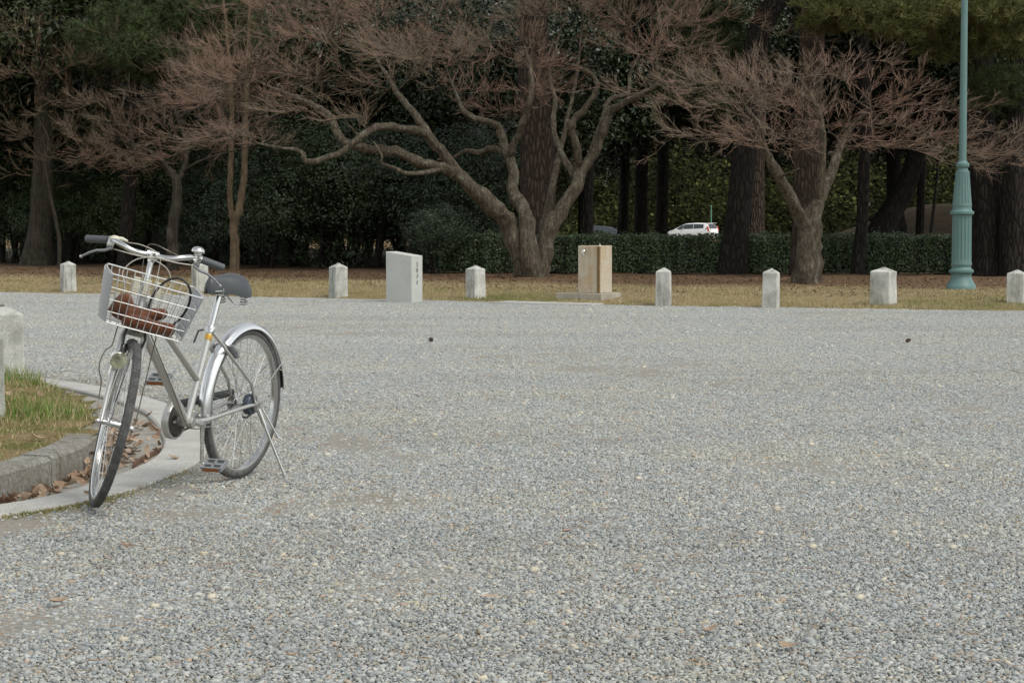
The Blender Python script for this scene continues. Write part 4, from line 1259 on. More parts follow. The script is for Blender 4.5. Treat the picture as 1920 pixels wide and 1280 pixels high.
def prism(A, B, ra, rb, rg, c0, c1, name):
    n = len(A); d = unit(B - A)
    a = unit(np.cross(d, np.where(np.abs(d[:, 2:3]) < .9, [[0, 0, 1.0]], [[1.0, 0, 0]]))); b = np.cross(d, a)
    V = []
    for q in range(3):
        o = math.cos(q * 2.0944) * a + math.sin(q * 2.0944) * b
        V += [A + o * ra, B + o * rb]
    V = np.stack(V, 1)                                     # n,6,3
    F = np.array([(0, 2, 3, 1), (2, 4, 5, 3), (4, 0, 1, 5)])
    F = (F[None] + (np.arange(n) * 6)[:, None, None]).reshape(-1, 4)
    f = rg.random((n, 1)); c = np.array(c0) * (1 - f) + np.array(c1) * f
    g_ = np.clip(.5 + .5 * np.sin(A[:, :1] * 1.9 + 1.3 * A[:, 2:3] + np.sin(A[:, 1:2] * 2.3)) * np.sin(A[:, 2:3] * 3.1 + A[:, :1]), 0, 1)   # greyer and redder sprays
    c = c * (np.array([.80, .88, .82]) * (1 - g_) + np.array([1.10, .96, .94]) * g_)
    return indexed(name, V.reshape(-1, 3), F, np.repeat(c, 6, 0))
TW0, TW1 = (.145, .105, .08), (.325, .228, .175)

def px_path(pts, Y0):
    """(px, py, depth offset) -> points near distance Y0"""
    return [on_y(x, y, Y0 + d) for x, y, d in pts]
def env(n, Y0, xs_, lo, hi, depth, rg, sh=1.0):
    """attractors: columns between two outline curves given in photo pixels"""
    out = []
    while len(out) < n:
        x = rg.uniform(xs_[0], xs_[-1]); l = np.interp(x, *zip(*lo)); h = np.interp(x, *zip(*hi))
        y = l + (h - l) * rg.random() ** sh
        if y > l: continue
        mid = (xs_[0] + xs_[-1]) / 2; half = (xs_[-1] - xs_[0]) / 2
        dd = depth * math.sqrt(max(.12, 1 - ((x - mid) / half) ** 2))
        c = on_y(x, y, Y0 + rg.uniform(-dd, dd)); rp = rg.uniform(.45, 1.0)     # a flat spray: its tips droop a little at the rim
        for _ in range(int(rg.integers(7, 13))):
            o = rg.normal(size=2) * rp * .62
            out.append(c + np.array([o[0], o[1], rg.normal() * .07 - .10 * (o @ o) / rp ** 2 + .05]))
    return np.array(out[:n])

def finish_tree(g, root, mbark, twig_kw):
    o = np.array(root.location)
    g.radii()
    mb = g.branch_mesh().xf(lambda V: V - o)
    tr = mb.build("trunk", mbark, root, 60)
    me = g.twigs(**twig_kw); me.transform(Matrix.Translation(Vector(-o))); me.materials.append(M['twig'])
    link("twigs", me, None, root)

# big spreading maple
Y0 = 40.4
b = column(1000, Y0); k1 = Y0 / FPX
mp = thing("maple_tree", "large bare maple with several sinuous limbs and a wide reddish twig crown, centre", "tree", b)
g = Grow(11)
g.limb_path(px_path([(988, 534, 0), (980, 497, -.1), (959, 436, -.2), (942, 404, -.3), (900, 367, -.6), (856, 324, -.9), (825, 280, -1.1), (801, 249, -1.2), (782, 219, -1.2), (757, 190, -1.1), (730, 150, -.8), (700, 100, -.4)], Y0), [.24, .22, .21, .20, .175, .15, .125, .10, .08, .06, .045, .03])
g.limb_path(px_path([(856, 326, -.9), (830, 313, -1.2), (786, 304, -1.5), (742, 284, -1.7), (699, 280, -1.8), (668, 275, -1.9), (638, 258, -2.0), (621, 223, -2.0), (600, 203, -1.9), (560, 185, -1.6), (500, 160, -1.2)], Y0), [.12, .115, .11, .105, .095, .09, .085, .07, .05, .035, .02], 1)
g.limb_path(px_path([(803, 252, -1.2), (777, 244, -1.6), (725, 238, -2.0), (690, 246, -2.2), (664, 267, -2.3), (642, 284, -2.3), (602, 300, -2.3), (574, 302, -2.3), (563, 284, -2.2), (524, 277, -2.0), (480, 268, -1.8)], Y0), [.09, .085, .085, .08, .075, .07, .065, .055, .04, .028, .018], 1)
g.limb_path(px_path([(838, 316, -1.2), (786, 325, -1.8), (760, 324, -2.0), (734, 313, -2.1), (716, 306, -2.2), (715, 290, -2.2), (700, 265, -2.1)], Y0), [.06, .055, .05, .045, .035, .025, .015], 1)
g.limb_path(px_path([(1000, 532, -.2), (993, 481, -.3), (982, 400, -.2), (962, 359, 0), (962, 324, .1), (948, 280, .3), (938, 245, .4), (922, 231, .4), (890, 222, .4), (868, 205, .5), (850, 165, .6)], Y0), [.25, .22, .185, .165, .14, .125, .10, .09, .075, .055, .035])
g.limb_path(px_path([(955, 288, .2), (974, 249, 0), (987, 210, -.2), (996, 175, -.3), (995, 140, -.3), (985, 90, -.2)], Y0), [.09, .085, .08, .07, .055, .03], 1)
g.limb_path(px_path([(947, 284, .3), (920, 278, .5), (900, 286, .7), (874, 283, .9), (848, 296, 1.1), (820, 300, 1.2)], Y0), [.075, .07, .06, .05, .035, .02], 1)
g.limb_path(px_path([(1010, 532, 0), (1017, 490, .1), (1031, 431, .2), (1049, 398, .3), (1080, 350, .4), (1089, 320, .5), (1115, 289, .5), (1134, 234, .4), (1149, 206, .3), (1190, 183, 0), (1227, 163, -.3), (1260, 130, -.5)], Y0), [.24, .21, .185, .17, .155, .14, .115, .10, .085, .07, .05, .03])
g.limb_path(px_path([(1084, 322, .5), (1082, 281, .3), (1072, 234, .2), (1100, 201, .1), (1119, 159, 0), (1105, 136, 0), (1072, 122, .2)], Y0), [.11, .10, .09, .08, .06, .045, .03], 1)
g.limb_path(px_path([(1102, 302, .5), (1124, 244, .9), (1143, 188, 1.2), (1178, 173, 1.4), (1182, 136, 1.5), (1210, 90, 1.6)], Y0), [.08, .075, .065, .05, .035, .02], 1)
g.limb_path(px_path([(1077, 330, .6), (1049, 281, 1.1), (1037, 234, 1.5), (1042, 187, 1.8), (1030, 141, 2.0), (1045, 80, 2.1)], Y0), [.085, .075, .07, .06, .045, .03], 1)
g.limb_path(px_path([(1004, 531, .2), (1008, 478, .5), (1022, 420, 1.0), (1040, 330, 1.6), (1060, 240, 2.2), (1080, 150, 2.6), (1090, 60, 2.8)], Y0), [.15, .13, .09, .07, .055, .04, .025])
rg = np.random.default_rng(21)
lo = [(370, 265), (430, 275), (500, 262), (600, 228), (700, 232), (800, 232), (900, 205), (1000, 200), (1100, 185), (1200, 160), (1290, 140), (1360, 118)]
hi = [(370, 150), (430, 60), (500, -40), (600, -110), (800, -170), (1000, -190), (1200, -150), (1300, -40), (1360, 60)]
A = env(900, Y0, (372, 1355), lo, hi, 3.4, rg, .8)
g.attract(A, .30, start=lambda q: q[2] > 1.9)
finish_tree(g, mp, M['bark_maple'], dict(per=3, ln=.46, rmax=.010, rg=rg, c0=TW0, c1=TW1, r_t=.0027, sub=7))
# dark rot hole at the foot
# forked maple on the right
Y0 = 36.3
b = column(1514, Y0)
mp = thing("maple_tree", "smaller bare maple with a forked trunk and flat twig crown left of the lamp post", "tree", b)
g = Grow(12)
g.limb_path(px_path([(1514, 545, 0), (1513, 520, 0), (1517, 460, 0), (1521, 412, 0), (1533, 385, 0), (1549, 347, .2), (1567, 300, .4), (1579, 267, .5), (1600, 235, .5), (1630, 205, .3)], Y0), [.33, .25, .235, .22, .13, .11, .095, .075, .05, .03])
g.limb_path(px_path([(1515, 440, 0), (1497, 403, -.2), (1474, 356, -.5), (1446, 305, -.8), (1429, 267, -1.0), (1425, 235, -1.1), (1400, 205, -1.0)], Y0), [.16, .13, .115, .10, .075, .05, .03], 1)
g.limb_path(px_path([(1462, 334, -.6), (1470, 328, -.9), (1499, 316, -1.2)], Y0), [.04, .03, .015], 1)
g.limb_path(px_path([(1536, 385, 0), (1540, 340, -.1), (1543, 281, -.2), (1539, 225, -.2), (1525, 188, -.3), (1500, 150, -.3)], Y0), [.09, .08, .065, .055, .04, .025], 1)
rg = np.random.default_rng(22)
lo = [(1270, 180), (1310, 232), (1400, 275), (1450, 262), (1560, 258), (1650, 280), (1750, 296), (1800, 300), (1905, 296)]
hi = [(1270, 150), (1310, 135), (1400, 115), (1450, 82), (1550, 95), (1650, 130), (1750, 150), (1800, 205), (1905, 232)]
A = env(400, Y0, (1275, 1900), lo, hi, 2.0, rg, 1.0)
g.attract(A, .30, start=lambda q: q[2] > 2.2)
finish_tree(g, mp, M['bark_maple'], dict(per=3, ln=.36, rmax=.010, rg=rg, c0=TW0, c1=(.32, .226, .175), r_t=.0025, sub=7))
# small maple behind the bicycle
Y0 = 47.0
mp = thing("maple_tree", "small bare maple with one crooked grey trunk, behind the bicycle's handlebar", "tree", column(325, Y0))
g = Grow(13)
g.limb_path(px_path([(322, 515, 0), (324, 470, 0), (323, 430, 0), (331, 380, 0), (329, 335, 0), (312, 315, 0), (290, 290, -.3), (250, 270, -.5)], Y0), [.17, .15, .14, .135, .13, .08, .05, .03])
g.limb_path(px_path([(330, 340, 0), (345, 318, .2), (350, 270, .3), (330, 210, .4), (340, 150, .4)], Y0), [.08, .06, .045, .035, .02], 1)
g.limb_path(px_path([(342, 322, .2), (380, 300, -.4), (430, 285, -.7), (470, 275, -.8)], Y0), [.045, .035, .025, .015], 1)
rg = np.random.default_rng(23)
A = env(330, Y0, (190, 540), [(190, 300), (300, 315), (360, 325), (420, 285), (540, 240)], [(190, 180), (300, 90), (420, 70), (540, 120)], 2.2, rg)
g.attract(A, .30, start=lambda q: q[2] > 1.9)
finish_tree(g, mp, M['bark_oak'], dict(per=3, ln=.36, rmax=.010, rg=rg, c0=(.11, .085, .063), c1=(.23, .165, .122), r_t=.0030, sub=6))
# slender twin-stemmed tree
Y0 = 46.8
mp = thing("young_tree", "slender tan tree forking into two upright stems, behind the bicycle's saddle", "tree", column(440, Y0))
g = Grow(14)
g.limb_path(px_path([(439, 515, 0), (440, 480, 0), (440, 420, 0), (447, 395, 0), (456, 350, .1), (459, 290, .2), (461, 200, .3), (465, 100, .3), (470, -20, .3)], Y0), [.14, .115, .11, .08, .075, .065, .055, .045, .03])
g.limb_path(px_path([(439, 415, 0), (433, 395, 0), (431, 340, -.1), (434, 270, -.2), (433, 160, -.3), (425, 60, -.3), (415, -40, -.3)], Y0), [.08, .075, .065, .055, .045, .035, .025], 1)
rg = np.random.default_rng(24)
A = env(130, Y0, (350, 560), [(350, 200), (440, 230), (560, 180)], [(350, 20), (440, -80), (560, 0)], 1.6, rg)
g.attract(A, .30, start=lambda q: q[2] > 2.6)
finish_tree(g, mp, M['bark_tan'], dict(per=2, ln=.36, rmax=.010, rg=rg, c0=(.11, .085, .063), c1=(.23, .165, .122), r_t=.0030, sub=6))
# bare twiggy tree in front of the big left trunk
Y0 = 50.0
mp = thing("young_tree", "thin bare twiggy tree in front of the thick trunk at far left", "tree", column(112, Y0))
g = Grow(15)
g.limb_path(px_path([(112, 505, 0), (110, 440, 0), (95, 370, 0), (85, 310, -.1), (90, 260, -.2), (70, 220, -.3)], Y0), [.06, .05, .045, .04, .03, .02])
rg = np.random.default_rng(25)
A = env(150, Y0, (-20, 230), [(-20, 320), (90, 335), (230, 300)], [(-20, 200), (90, 180), (230, 190)], 1.6, rg)
g.attract(A, .30, start=lambda q: q[2] > 1.9)
A = env(170, Y0, (-40, 330), [(-40, 180), (330, 190)], [(-40, 20), (330, 30)], 1.8, rg)
g.attract(A, .30, start=lambda q: q[2] > 2.6)
finish_tree(g, mp, M['bark_oak'], dict(per=2, ln=.40, rmax=.010, rg=rg, c0=(.11, .08, .055), c1=(.21, .15, .10), r_t=.0030, sub=6))

# ---- big trunks: pines and evergreens with crowns overhead
def tall_tree(name, label, Y, path, r, mbark, crowns, group=None, tufts=()):
    base = column(path[0][0], Y)
    o = thing(name, label, "tree", base, 0, group)
    rg = np.random.default_rng(int(abs(path[0][0])) + 900)
    pts = [on_y(x, y, Y + (q[0] if q else 0)) - base for x, y, *q in path]
    pts[0][2] = -.3
    # root flare
    rr = list(r)
    rr = [v * .9 for v in rr]
    mb = trunk_tube(MB(), pts, rr, 18, rg, .05)
    mb.build("trunk", mbark, o, 60)
    for (dx, dy, z, s, kd, vi) in crowns:
        add_copy(CROWN[kd][vi], "crown", o, (pts[-1][0] * (1 if z > 5 else 0) + dx, dy, z), s, rg.uniform(0, 6.28))
    for (px, py, dY, s, vi) in tufts:
        q = on_y(px, py, Y + dY) - base
        add_copy(CROWN['pine'][vi], "needle_spray", o, q, s, rg.uniform(0, 6.28))
    for (px, py, dY, s, vi) in tufts[::3]:
        q = on_y(px, py, Y + dY) - base
        i = min(range(len(pts)), key=lambda w: abs(pts[w][2] - q[2] - .6))
        trunk_tube(MB(), [pts[i], pts[i] * .5 + q * .5 + (0, 0, .25), q], [.05, .035, .015], 6).build("branch", M['bark_dark'], o)
    return o
tall_tree("evergreen_oak", "thick dark trunk with flared roots at the far left edge", 53, [(68, 500), (72, 470), (76, 420), (80, 330), (84, 200), (84, 60), (80, -120)], [.60, .40, .33, .29, .27, .24, .18], M['bark_oak'],
          [(0, 0, 6.0, 1.0, 'canopy', 0), (1.5, 1.5, 9.5, 1.2, 'canopy', 1), (-2.5, 0, 4.6, .8, 'canopy', 1)])
tall_tree("pine_tree", "massive pine trunk rising straight behind the big maple's limbs", 44.5, [(1015, 520), (1012, 480), (1008, 400), (1008, 300), (1004, 180), (1000, 40), (995, -160)], [.60, .47, .42, .41, .38, .34, .25], M['bark_pine'],
          [(0, 1, 9.5, 1.2, 'canopy', 0), (2.5, 2.5, 7.4, .9, 'canopy', 1)])
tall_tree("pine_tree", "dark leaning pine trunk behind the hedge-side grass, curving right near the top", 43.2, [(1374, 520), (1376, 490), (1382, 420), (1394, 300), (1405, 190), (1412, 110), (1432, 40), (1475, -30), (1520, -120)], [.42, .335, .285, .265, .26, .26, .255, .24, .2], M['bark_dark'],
          [(1.5, 2, 8.0, 1.0, 'canopy', 1), (3, 4, 10, 1.2, 'canopy', 0)],
          tufts=[(1310, 40, 1.5, 1.0, 0), (1350, 90, 1.2, .9, 0), (1290, 160, 2.0, .9, 0), (1360, 200, 2.0, .8, 0)])
tall_tree("pine_tree", "straight scaly pine trunk directly behind the forked maple", 41.5, [(1508, 525), (1510, 490), (1513, 400), (1516, 280), (1519, 150), (1522, 20), (1526, -160)], [.42, .34, .31, .30, .28, .26, .2], M['bark_pine'],
          [(0, 2, 9.0, 1.1, 'canopy', 0)],
          tufts=[(1560, 12, -1.5, .9, 1), (1625, 22, -2.0, .9, 1), (1590, -20, -1.5, 1.0, 1), (1680, 50, -1.8, .8, 1), (1720, 15, -2.0, .9, 1), (1545, 45, -.8, .55, 1)])
tall_tree("pine_tree", "scaly brown pine trunk just right of the leaning dark trunk, behind the hedge", 58, [(1414, 470), (1415, 420), (1417, 330), (1421, 200), (1425, 60), (1430, -120)], [.36, .30, .28, .27, .25, .2], M['bark_pine'],
          [(0, 1.5, 9.5, 1.1, 'canopy', 1), (-1.5, 2, 6.0, .75, 'canopy', 0)])
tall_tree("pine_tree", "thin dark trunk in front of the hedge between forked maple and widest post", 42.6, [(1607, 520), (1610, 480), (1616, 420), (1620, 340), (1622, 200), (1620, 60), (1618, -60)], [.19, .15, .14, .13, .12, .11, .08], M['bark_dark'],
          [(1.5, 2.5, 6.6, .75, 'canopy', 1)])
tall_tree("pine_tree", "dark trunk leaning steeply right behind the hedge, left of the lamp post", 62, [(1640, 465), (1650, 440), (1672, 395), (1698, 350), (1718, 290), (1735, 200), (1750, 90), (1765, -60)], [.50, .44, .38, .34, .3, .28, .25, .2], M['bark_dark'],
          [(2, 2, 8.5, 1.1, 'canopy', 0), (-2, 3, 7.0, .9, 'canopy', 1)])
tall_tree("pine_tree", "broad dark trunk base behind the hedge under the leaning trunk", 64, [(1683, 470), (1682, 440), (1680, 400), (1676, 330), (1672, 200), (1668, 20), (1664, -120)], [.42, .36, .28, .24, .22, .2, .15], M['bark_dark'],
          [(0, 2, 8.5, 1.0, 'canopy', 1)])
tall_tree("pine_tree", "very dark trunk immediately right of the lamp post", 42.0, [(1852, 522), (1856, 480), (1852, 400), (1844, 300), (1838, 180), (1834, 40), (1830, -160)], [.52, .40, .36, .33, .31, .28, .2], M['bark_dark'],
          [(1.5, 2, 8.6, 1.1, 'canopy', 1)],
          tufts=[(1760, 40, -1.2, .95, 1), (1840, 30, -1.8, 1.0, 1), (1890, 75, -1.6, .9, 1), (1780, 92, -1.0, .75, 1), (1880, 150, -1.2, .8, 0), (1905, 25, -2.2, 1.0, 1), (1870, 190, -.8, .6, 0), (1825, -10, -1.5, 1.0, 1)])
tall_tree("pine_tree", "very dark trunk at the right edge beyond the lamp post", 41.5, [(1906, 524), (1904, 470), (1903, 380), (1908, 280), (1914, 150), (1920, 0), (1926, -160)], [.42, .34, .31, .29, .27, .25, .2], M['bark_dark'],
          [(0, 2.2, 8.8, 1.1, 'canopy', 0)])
tall_tree("pine_tree", "thin trunk between fountain and big maple, behind the hedge", 57, [(1098, 470), (1098, 430), (1100, 350), (1104, 250), (1108, 120), (1110, -80)], [.27, .235, .22, .21, .2, .15], M['bark_dark'],
          [(1, 2, 8.2, 1.1, 'canopy', 0), (3, 0, 6.2, .6, 'canopy', 1)])
for px, lb, Y, r in ((1168, "leftmost of three distant trunks left of the white van", 92, .26), (1201, "middle of three distant trunks left of the white van", 88, .33), (1240, "rightmost of three distant trunks, nearest the white van", 86, .30)):
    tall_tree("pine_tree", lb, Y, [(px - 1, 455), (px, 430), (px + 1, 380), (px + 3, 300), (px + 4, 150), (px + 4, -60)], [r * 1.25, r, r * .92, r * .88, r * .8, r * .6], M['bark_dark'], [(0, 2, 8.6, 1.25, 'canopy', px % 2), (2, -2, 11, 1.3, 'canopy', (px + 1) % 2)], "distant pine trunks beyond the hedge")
for px, lb, Y, r in ((1722, "thin slanting sapling before the tan bank, left of the lamp post", 80, .11), (1747, "thinnest sapling before the tan bank, nearest the lamp post", 82, .07)):
    tall_tree("sapling", lb, Y, [(px - 4, 455), (px, 425), (px + 6, 370), (px + 12, 300), (px + 14, 150)], [r * 1.2, r, r, r * .8, r * .6], M['bark_dark'], [(0, 1, 5.4, .45, 'canopy', 0)])
tall_tree("pine_tree", "high dark pine whose green needle sprays hang over the handlebar side, upper left", 51, [(235, 505), (236, 470), (240, 400), (245, 300), (250, 180), (255, 40), (258, -140)], [.26, .2, .19, .18, .17, .15, .1], M['bark_dark'],
          [(0, 2, 8.0, 1.0, 'canopy', 1)],
          tufts=[(200, 65, -1.0, 1.0, 0), (250, 95, -1.6, 1.1, 0), (310, 60, -1.0, 1.1, 0), (340, 105, -1.4, .9, 0), (180, 110, -.6, .8, 0), (400, 30, -1.0, 1.2, 0), (440, 75, -1.0, .9, 0), (230, 35, -.6, 1.0, 0), (290, 140, -.9, .7, 0), (370, 10, -1.0, 1.0, 0)])

# ---- evergreen shrubs and understorey, front to back
SHR = [  # px, Y, z of crown centre, scale, label
    (500, 50.0, 1.55, .95, "dense dark evergreen shrub just right of the twin-stemmed tree"),
    (600, 49.5, 1.75, 1.05, "dense dark evergreen shrub above the post left of the marker stone"),
    (700, 49.0, 1.8, 1.05, "dense dark evergreen shrub rising behind the carved marker stone"),
    (800, 49.0, 1.7, 1.05, "dense dark evergreen shrub under the big maple's lowest left limbs"),
    (890, 48.0, 1.65, .95, "dense dark evergreen shrub next to the left of the big maple's trunk"),
    (170, 57.0, 2.3, 1.0, "leafy evergreen shrub in the gap right of the far-left trunk"),
    (385, 55.0, 2.2, 1.0, "leafy evergreen shrub between the small maple and the twin-stemmed tree"),
    (15, 57.0, 1.8, 1.0, "leafy evergreen shrub left of the far-left trunk"),
    (262, 56.5, 1.7, .9, "leafy evergreen shrub before the grey wall, left of the small maple"),
    (470, 54.0, 1.6, .9, "leafy evergreen shrub hiding the wall's right end behind the twin-stemmed tree"),
    (545, 52.5, 1.1, .7, "low evergreen bush filling the gap left of the first post by the marker stone"),
    (650, 52.0, 1.1, .7, "low evergreen bush in the dark gap directly above the post left of the marker stone"),
    (755, 52.0, 1.1, .72, "low evergreen bush in the dark gap just right of the marker stone's top"),
    (850, 51.5, 1.1, .72, "low evergreen bush in the dark gap above the post right of the marker stone"),
    (130, 55.0, 1.2, .8, "low evergreen bush beside the flared roots of the far-left trunk"),
    (205, 54.5, 1.1, .72, "low evergreen bush behind the bicycle's right-hand grip"),
    (395, 53.0, 1.1, .72, "low evergreen bush behind the bicycle's bell"),
    (814, 43.7, .92, .46, "low evergreen bush rounding off the left end of the clipped hedge"),
    (40, 60.0, 1.6, 1.0, "shadowy evergreen bush behind the far-left trunk")]
for k, (px, Y, z, s, lb) in enumerate(SHR):
    z = z - (.35 if Y < 51 else .2); b = column(px, Y); o = thing("evergreen_shrub", lb, "shrub", b, 0, "evergreen shrubs at the wood's edge")
    add_copy(CROWN['shrub'][k % 3], "foliage", o, (0, 0, z), (s, s, s * 1.0), k * 1.3)
    rg = np.random.default_rng(700 + k)
    for q in range(4):
        a = rg.uniform(0, 6.28); e = np.array([math.cos(a) * .7, math.sin(a) * .7, z * 1.1])
        trunk_tube(MB(), [(e[0] * .15, e[1] * .15, -.2), e * (.45, .45, .5), e], [.07, .05, .025], 7).build("stem", M['bark_dark'], o)
BACK = []
rg = np.random.default_rng(31)
for px in range(-60, 1000, 62):
    BACK.append((px + rg.uniform(-14, 14), 60 + rg.uniform(-4, 5), 3.6 + rg.uniform(-.4, 1.0), .95, 'canopy'))
for px in range(-100, 1040, 95):
    BACK.append((px + rg.uniform(-20, 20), 70 + rg.uniform(-3, 6), 8.0 + rg.uniform(-.6, 1.5), 1.3, 'canopy'))
for px in range(560, 1040, 70):
    BACK.append((px + rg.uniform(-14, 14), 54 + rg.uniform(-2, 2), 5.2 + rg.uniform(-.5, .6), .85, 'canopy'))
for k, px in enumerate((1012, 1099, 1168, 1242, 1392, 1421, 1516, 1613, 1681, 1722, 1850, 1902)):
    BACK.append((px, 64 + 5 * (k % 3), 5.2 + .4 * (k % 2), 1.0, 'canopy'))
    BACK.append((px, 86 + 7 * (k % 3), 7.6 + .8 * (k % 2), 1.6, 'canopy'))
for px in (1960, 2030, 2110):
    BACK.append((px, 60, 6.0, 1.2, 'canopy'))
for k, (px, Y, z, s, kd) in enumerate(BACK):
    b = column(px, Y)
    left = px < 1040
    o = thing("evergreen_tree", "dark evergreen tree in the dense left half of the wood" if left else "dark evergreen tree whose crown closes the wood above the hedge", "tree", b, 0, "evergreens filling the left wood" if left else "evergreens roofing the right wood")
    add_copy(CROWN[kd][k % 2], "crown", o, (0, 0, z), s, k * 2.1)
    if not left:
        for dx, dy, dz in ((2.4, .6, .5), (-2.3, -.5, .9), (.5, 1.6, 3.0)): add_copy(CROWN[kd][(k + 1) % 2], "crown", o, (dx * s, dy * s, z + dz * s), s * .85, k * 1.7 + dx)
    r = .10 + .02 * (k % 3)
    trunk_tube(MB(), [(0, 0, -.3), (.05, 0, z * .4), (-.06 + .03 * (k % 4), .1, z * .9)], [r * 1.3, r, r * .6], 9).build("trunk", M['bark_dark'], o)

# ---- clipped hedge
hp0, hp1 = column(826, 44.2), column(1850, 43.2)
L0 = np.linalg.norm((hp1 - hp0)[:2])
hd = thing("hedge", "long clipped dark green hedge running behind the fountain to the lamp post", "hedge", (hp0 + hp1) / 2, math.atan2(hp1[1] - hp0[1], hp1[0] - hp0[0]))
rg = np.random.default_rng(41)
nh = 46000
u = rg.random(nh)
f = rg.choice(3, nh, p=[.56, .30, .14])
x = rg.uniform(-L0 / 2, L0 / 2, nh); HT = .80
bumpy = .06 * np.sin(x * 2.3) + .05 * np.sin(x * 5.1 + 1) + .05 * np.sin(x * 11 + 2) + .05 * np.sin(x * 23) * np.sin(x * 1.7)
y = np.where(f == 0, -.42 - bumpy * .6 - rg.exponential(.05, nh) * -1, np.where(f == 1, rg.uniform(-.42, .42, nh), .42))
z = np.where(f == 1, HT + bumpy * .5 - rg.exponential(.04, nh) + np.where(rg.random(nh) < .06, rg.exponential(.05, nh), 0), .02 + (HT - .02) * rg.random(nh) ** .85)
P = np.stack([x, y, z], 1) + rg.normal(size=(nh, 3)) * .02
N = np.stack([rg.normal(size=nh) * .5, np.where(f == 0, -.8, np.where(f == 1, -.15, .8)) + rg.normal(size=nh) * .35, np.where(f == 1, 1.0, .45) + rg.normal(size=nh) * .35], 1)
me = leaves(P, N, .062, rg, (.020, .038, .014), (.085, .12, .04), "foliage", .5); me.materials.append(M['leaf'])
link("foliage", me, None, hd)
MB().box((0, 0, HT / 2 - .05), (L0 - .1, .62, HT - .16)).build("shaded_core", mat("hedge_core", (.012, .012, .008), .95), hd, False)  # solid near-black box, its colour standing for the shade inside the hedge
for k in range(34):
    xx = -L0 / 2 + (k + .5) * L0 / 34 + rg.uniform(-.08, .08)
    MB().tube([(xx, rg.uniform(-.3, .1), -.1), (xx + rg.uniform(-.05, .05), 0, .35)], .012, 5).build("stem", M['bark_dark'], hd)

# ---- far wood beyond the road: one mass
rg = np.random.default_rng(51)
n = 126000
k = n // 28
cx_ = rg.uniform(-64, 68, k); cy_ = rg.uniform(208, 250, k); cz_ = rg.random(k) ** 1.1 * 16 - .2
P = np.stack([cx_, cy_, cz_], 1)[:, None] + rg.normal(size=(k, 28, 3)) * np.array([1.3, 1.3, .8])
N = rg.normal(size=(k, 28, 3)) * .5 + np.array([0, -.5, .7])
me = leaves(P.reshape(-1, 3), N.reshape(-1, 3), .52, rg, (.022, .030, .010), (.11, .115, .035), "far_wood", .6)
cl = np.repeat(rg.choice([.35, .7, 1.0, 1.5], k, p=[.35, .3, .22, .13]) * (.7 + .5 * np.sin(cx_ * .35) * np.sin(cz_ * .8 + cx_ * .2)), 28 * 4)   # crowns of different trees
at = me.attributes["col"]; cv = np.empty(len(me.vertices) * 4, np.float32); at.data.foreach_get("color", cv); cv = cv.reshape(-1, 4); cv[:, :3] *= np.clip(cl, .2, 2)[:, None]; at.data.foreach_set("color", cv.ravel())
kind(link("far_wood", me, M['farleaf']), "stuff")
n = 75000
P = np.stack([rg.uniform(-95, 100, n), rg.uniform(252, 285, n), rg.random(n) * 32 - .5], 1)
me = leaves(P, rg.normal(size=(n, 3)) * .5 + np.array([0, -.7, .5]), 1.7, rg, (.03, .035, .014), (.06, .065, .026), "deep_wood", .7)
kind(link("deep_wood", me, M['farleaf']), "stuff")

# ------------------------------------------------------------------ grass, litter, leaves
def blades(P, h, w_, rg, cols, name):
    n = len(P)
    a = rg.uniform(0, 6.283, n); side = np.stack([np.cos(a), np.sin(a), np.zeros(n)], 1) * (w_ * rg.uniform(.6, 1.3, n))[:, None]
    ln = np.stack([rg.normal(size=n) * .45, rg.normal(size=n) * .45, np.ones(n)], 1)
    tip = P + unit(ln) * (h * rg.uniform(.5, 1.3, n))[:, None]
    return soup(name, np.stack([P - side, P + side, tip], 1), 3, cols)
rg = np.random.default_rng(61)
n = 120000
x = rg.uniform(-13, 10.5, n); s = rg.random(n) ** 1.2 * 5.2 + .02
y = np.interp(x, EX, EY) + s / .88
tuf = .5 + .5 * np.sin(x * 1.3 + 2 * np.sin(y * .9)) * np.sin(y * 1.7 + x * .6)
keep = rg.random(n) < (.18 + .82 * tuf ** 1.4) * (1 - .85 * sstep(2.6, 5.0, s))
x, y, s, tuf = x[keep], y[keep], s[keep], tuf[keep]; n = len(x)
P = np.stack([x, y, ground_z(x, y) - .004], 1)
green = np.clip(.15 + .75 * sstep(.45, .9, .5 + .5 * np.sin(x * .8 + 1.7 + np.sin(y * 1.1)) ) * sstep(2.4, .2, s) * sstep(-9, 3, x + 2) + .1 * rg.normal(size=n), 0, 1)
dry = np.array([(.42, .33, .175), (.29, .22, .11), (.50, .42, .26)])[rg.integers(0, 3, n)]
gr = np.array([(.12, .155, .035), (.18, .205, .055), (.09, .125, .028)])[rg.integers(0, 3, n)]
cols = dry * (1 - green[:, None]) + gr * green[:, None]
kind(link("bank_grass", blades(P, .025 + .04 * tuf + .02 * green, .0038, rg, cols, "bank_grass"), M['grass']), "stuff")
n = 17000                                                     # brown leaf and needle litter under the trees
x = rg.uniform(-16, 12, n); s = 1.6 + rg.random(n) * 9.0
y = np.interp(x, EX, EY) + s / .88
P = np.stack([x, y, ground_z(x, y) + .008], 1)
N = rg.normal(size=(n, 3)) * .3 + np.array([0, 0, 1.0])
kind(link("leaf_litter", leaves(P, N, .055, rg, (.07, .042, .025), (.25, .155, .09), "leaf_litter", .5), M['deadleaf']), "stuff")
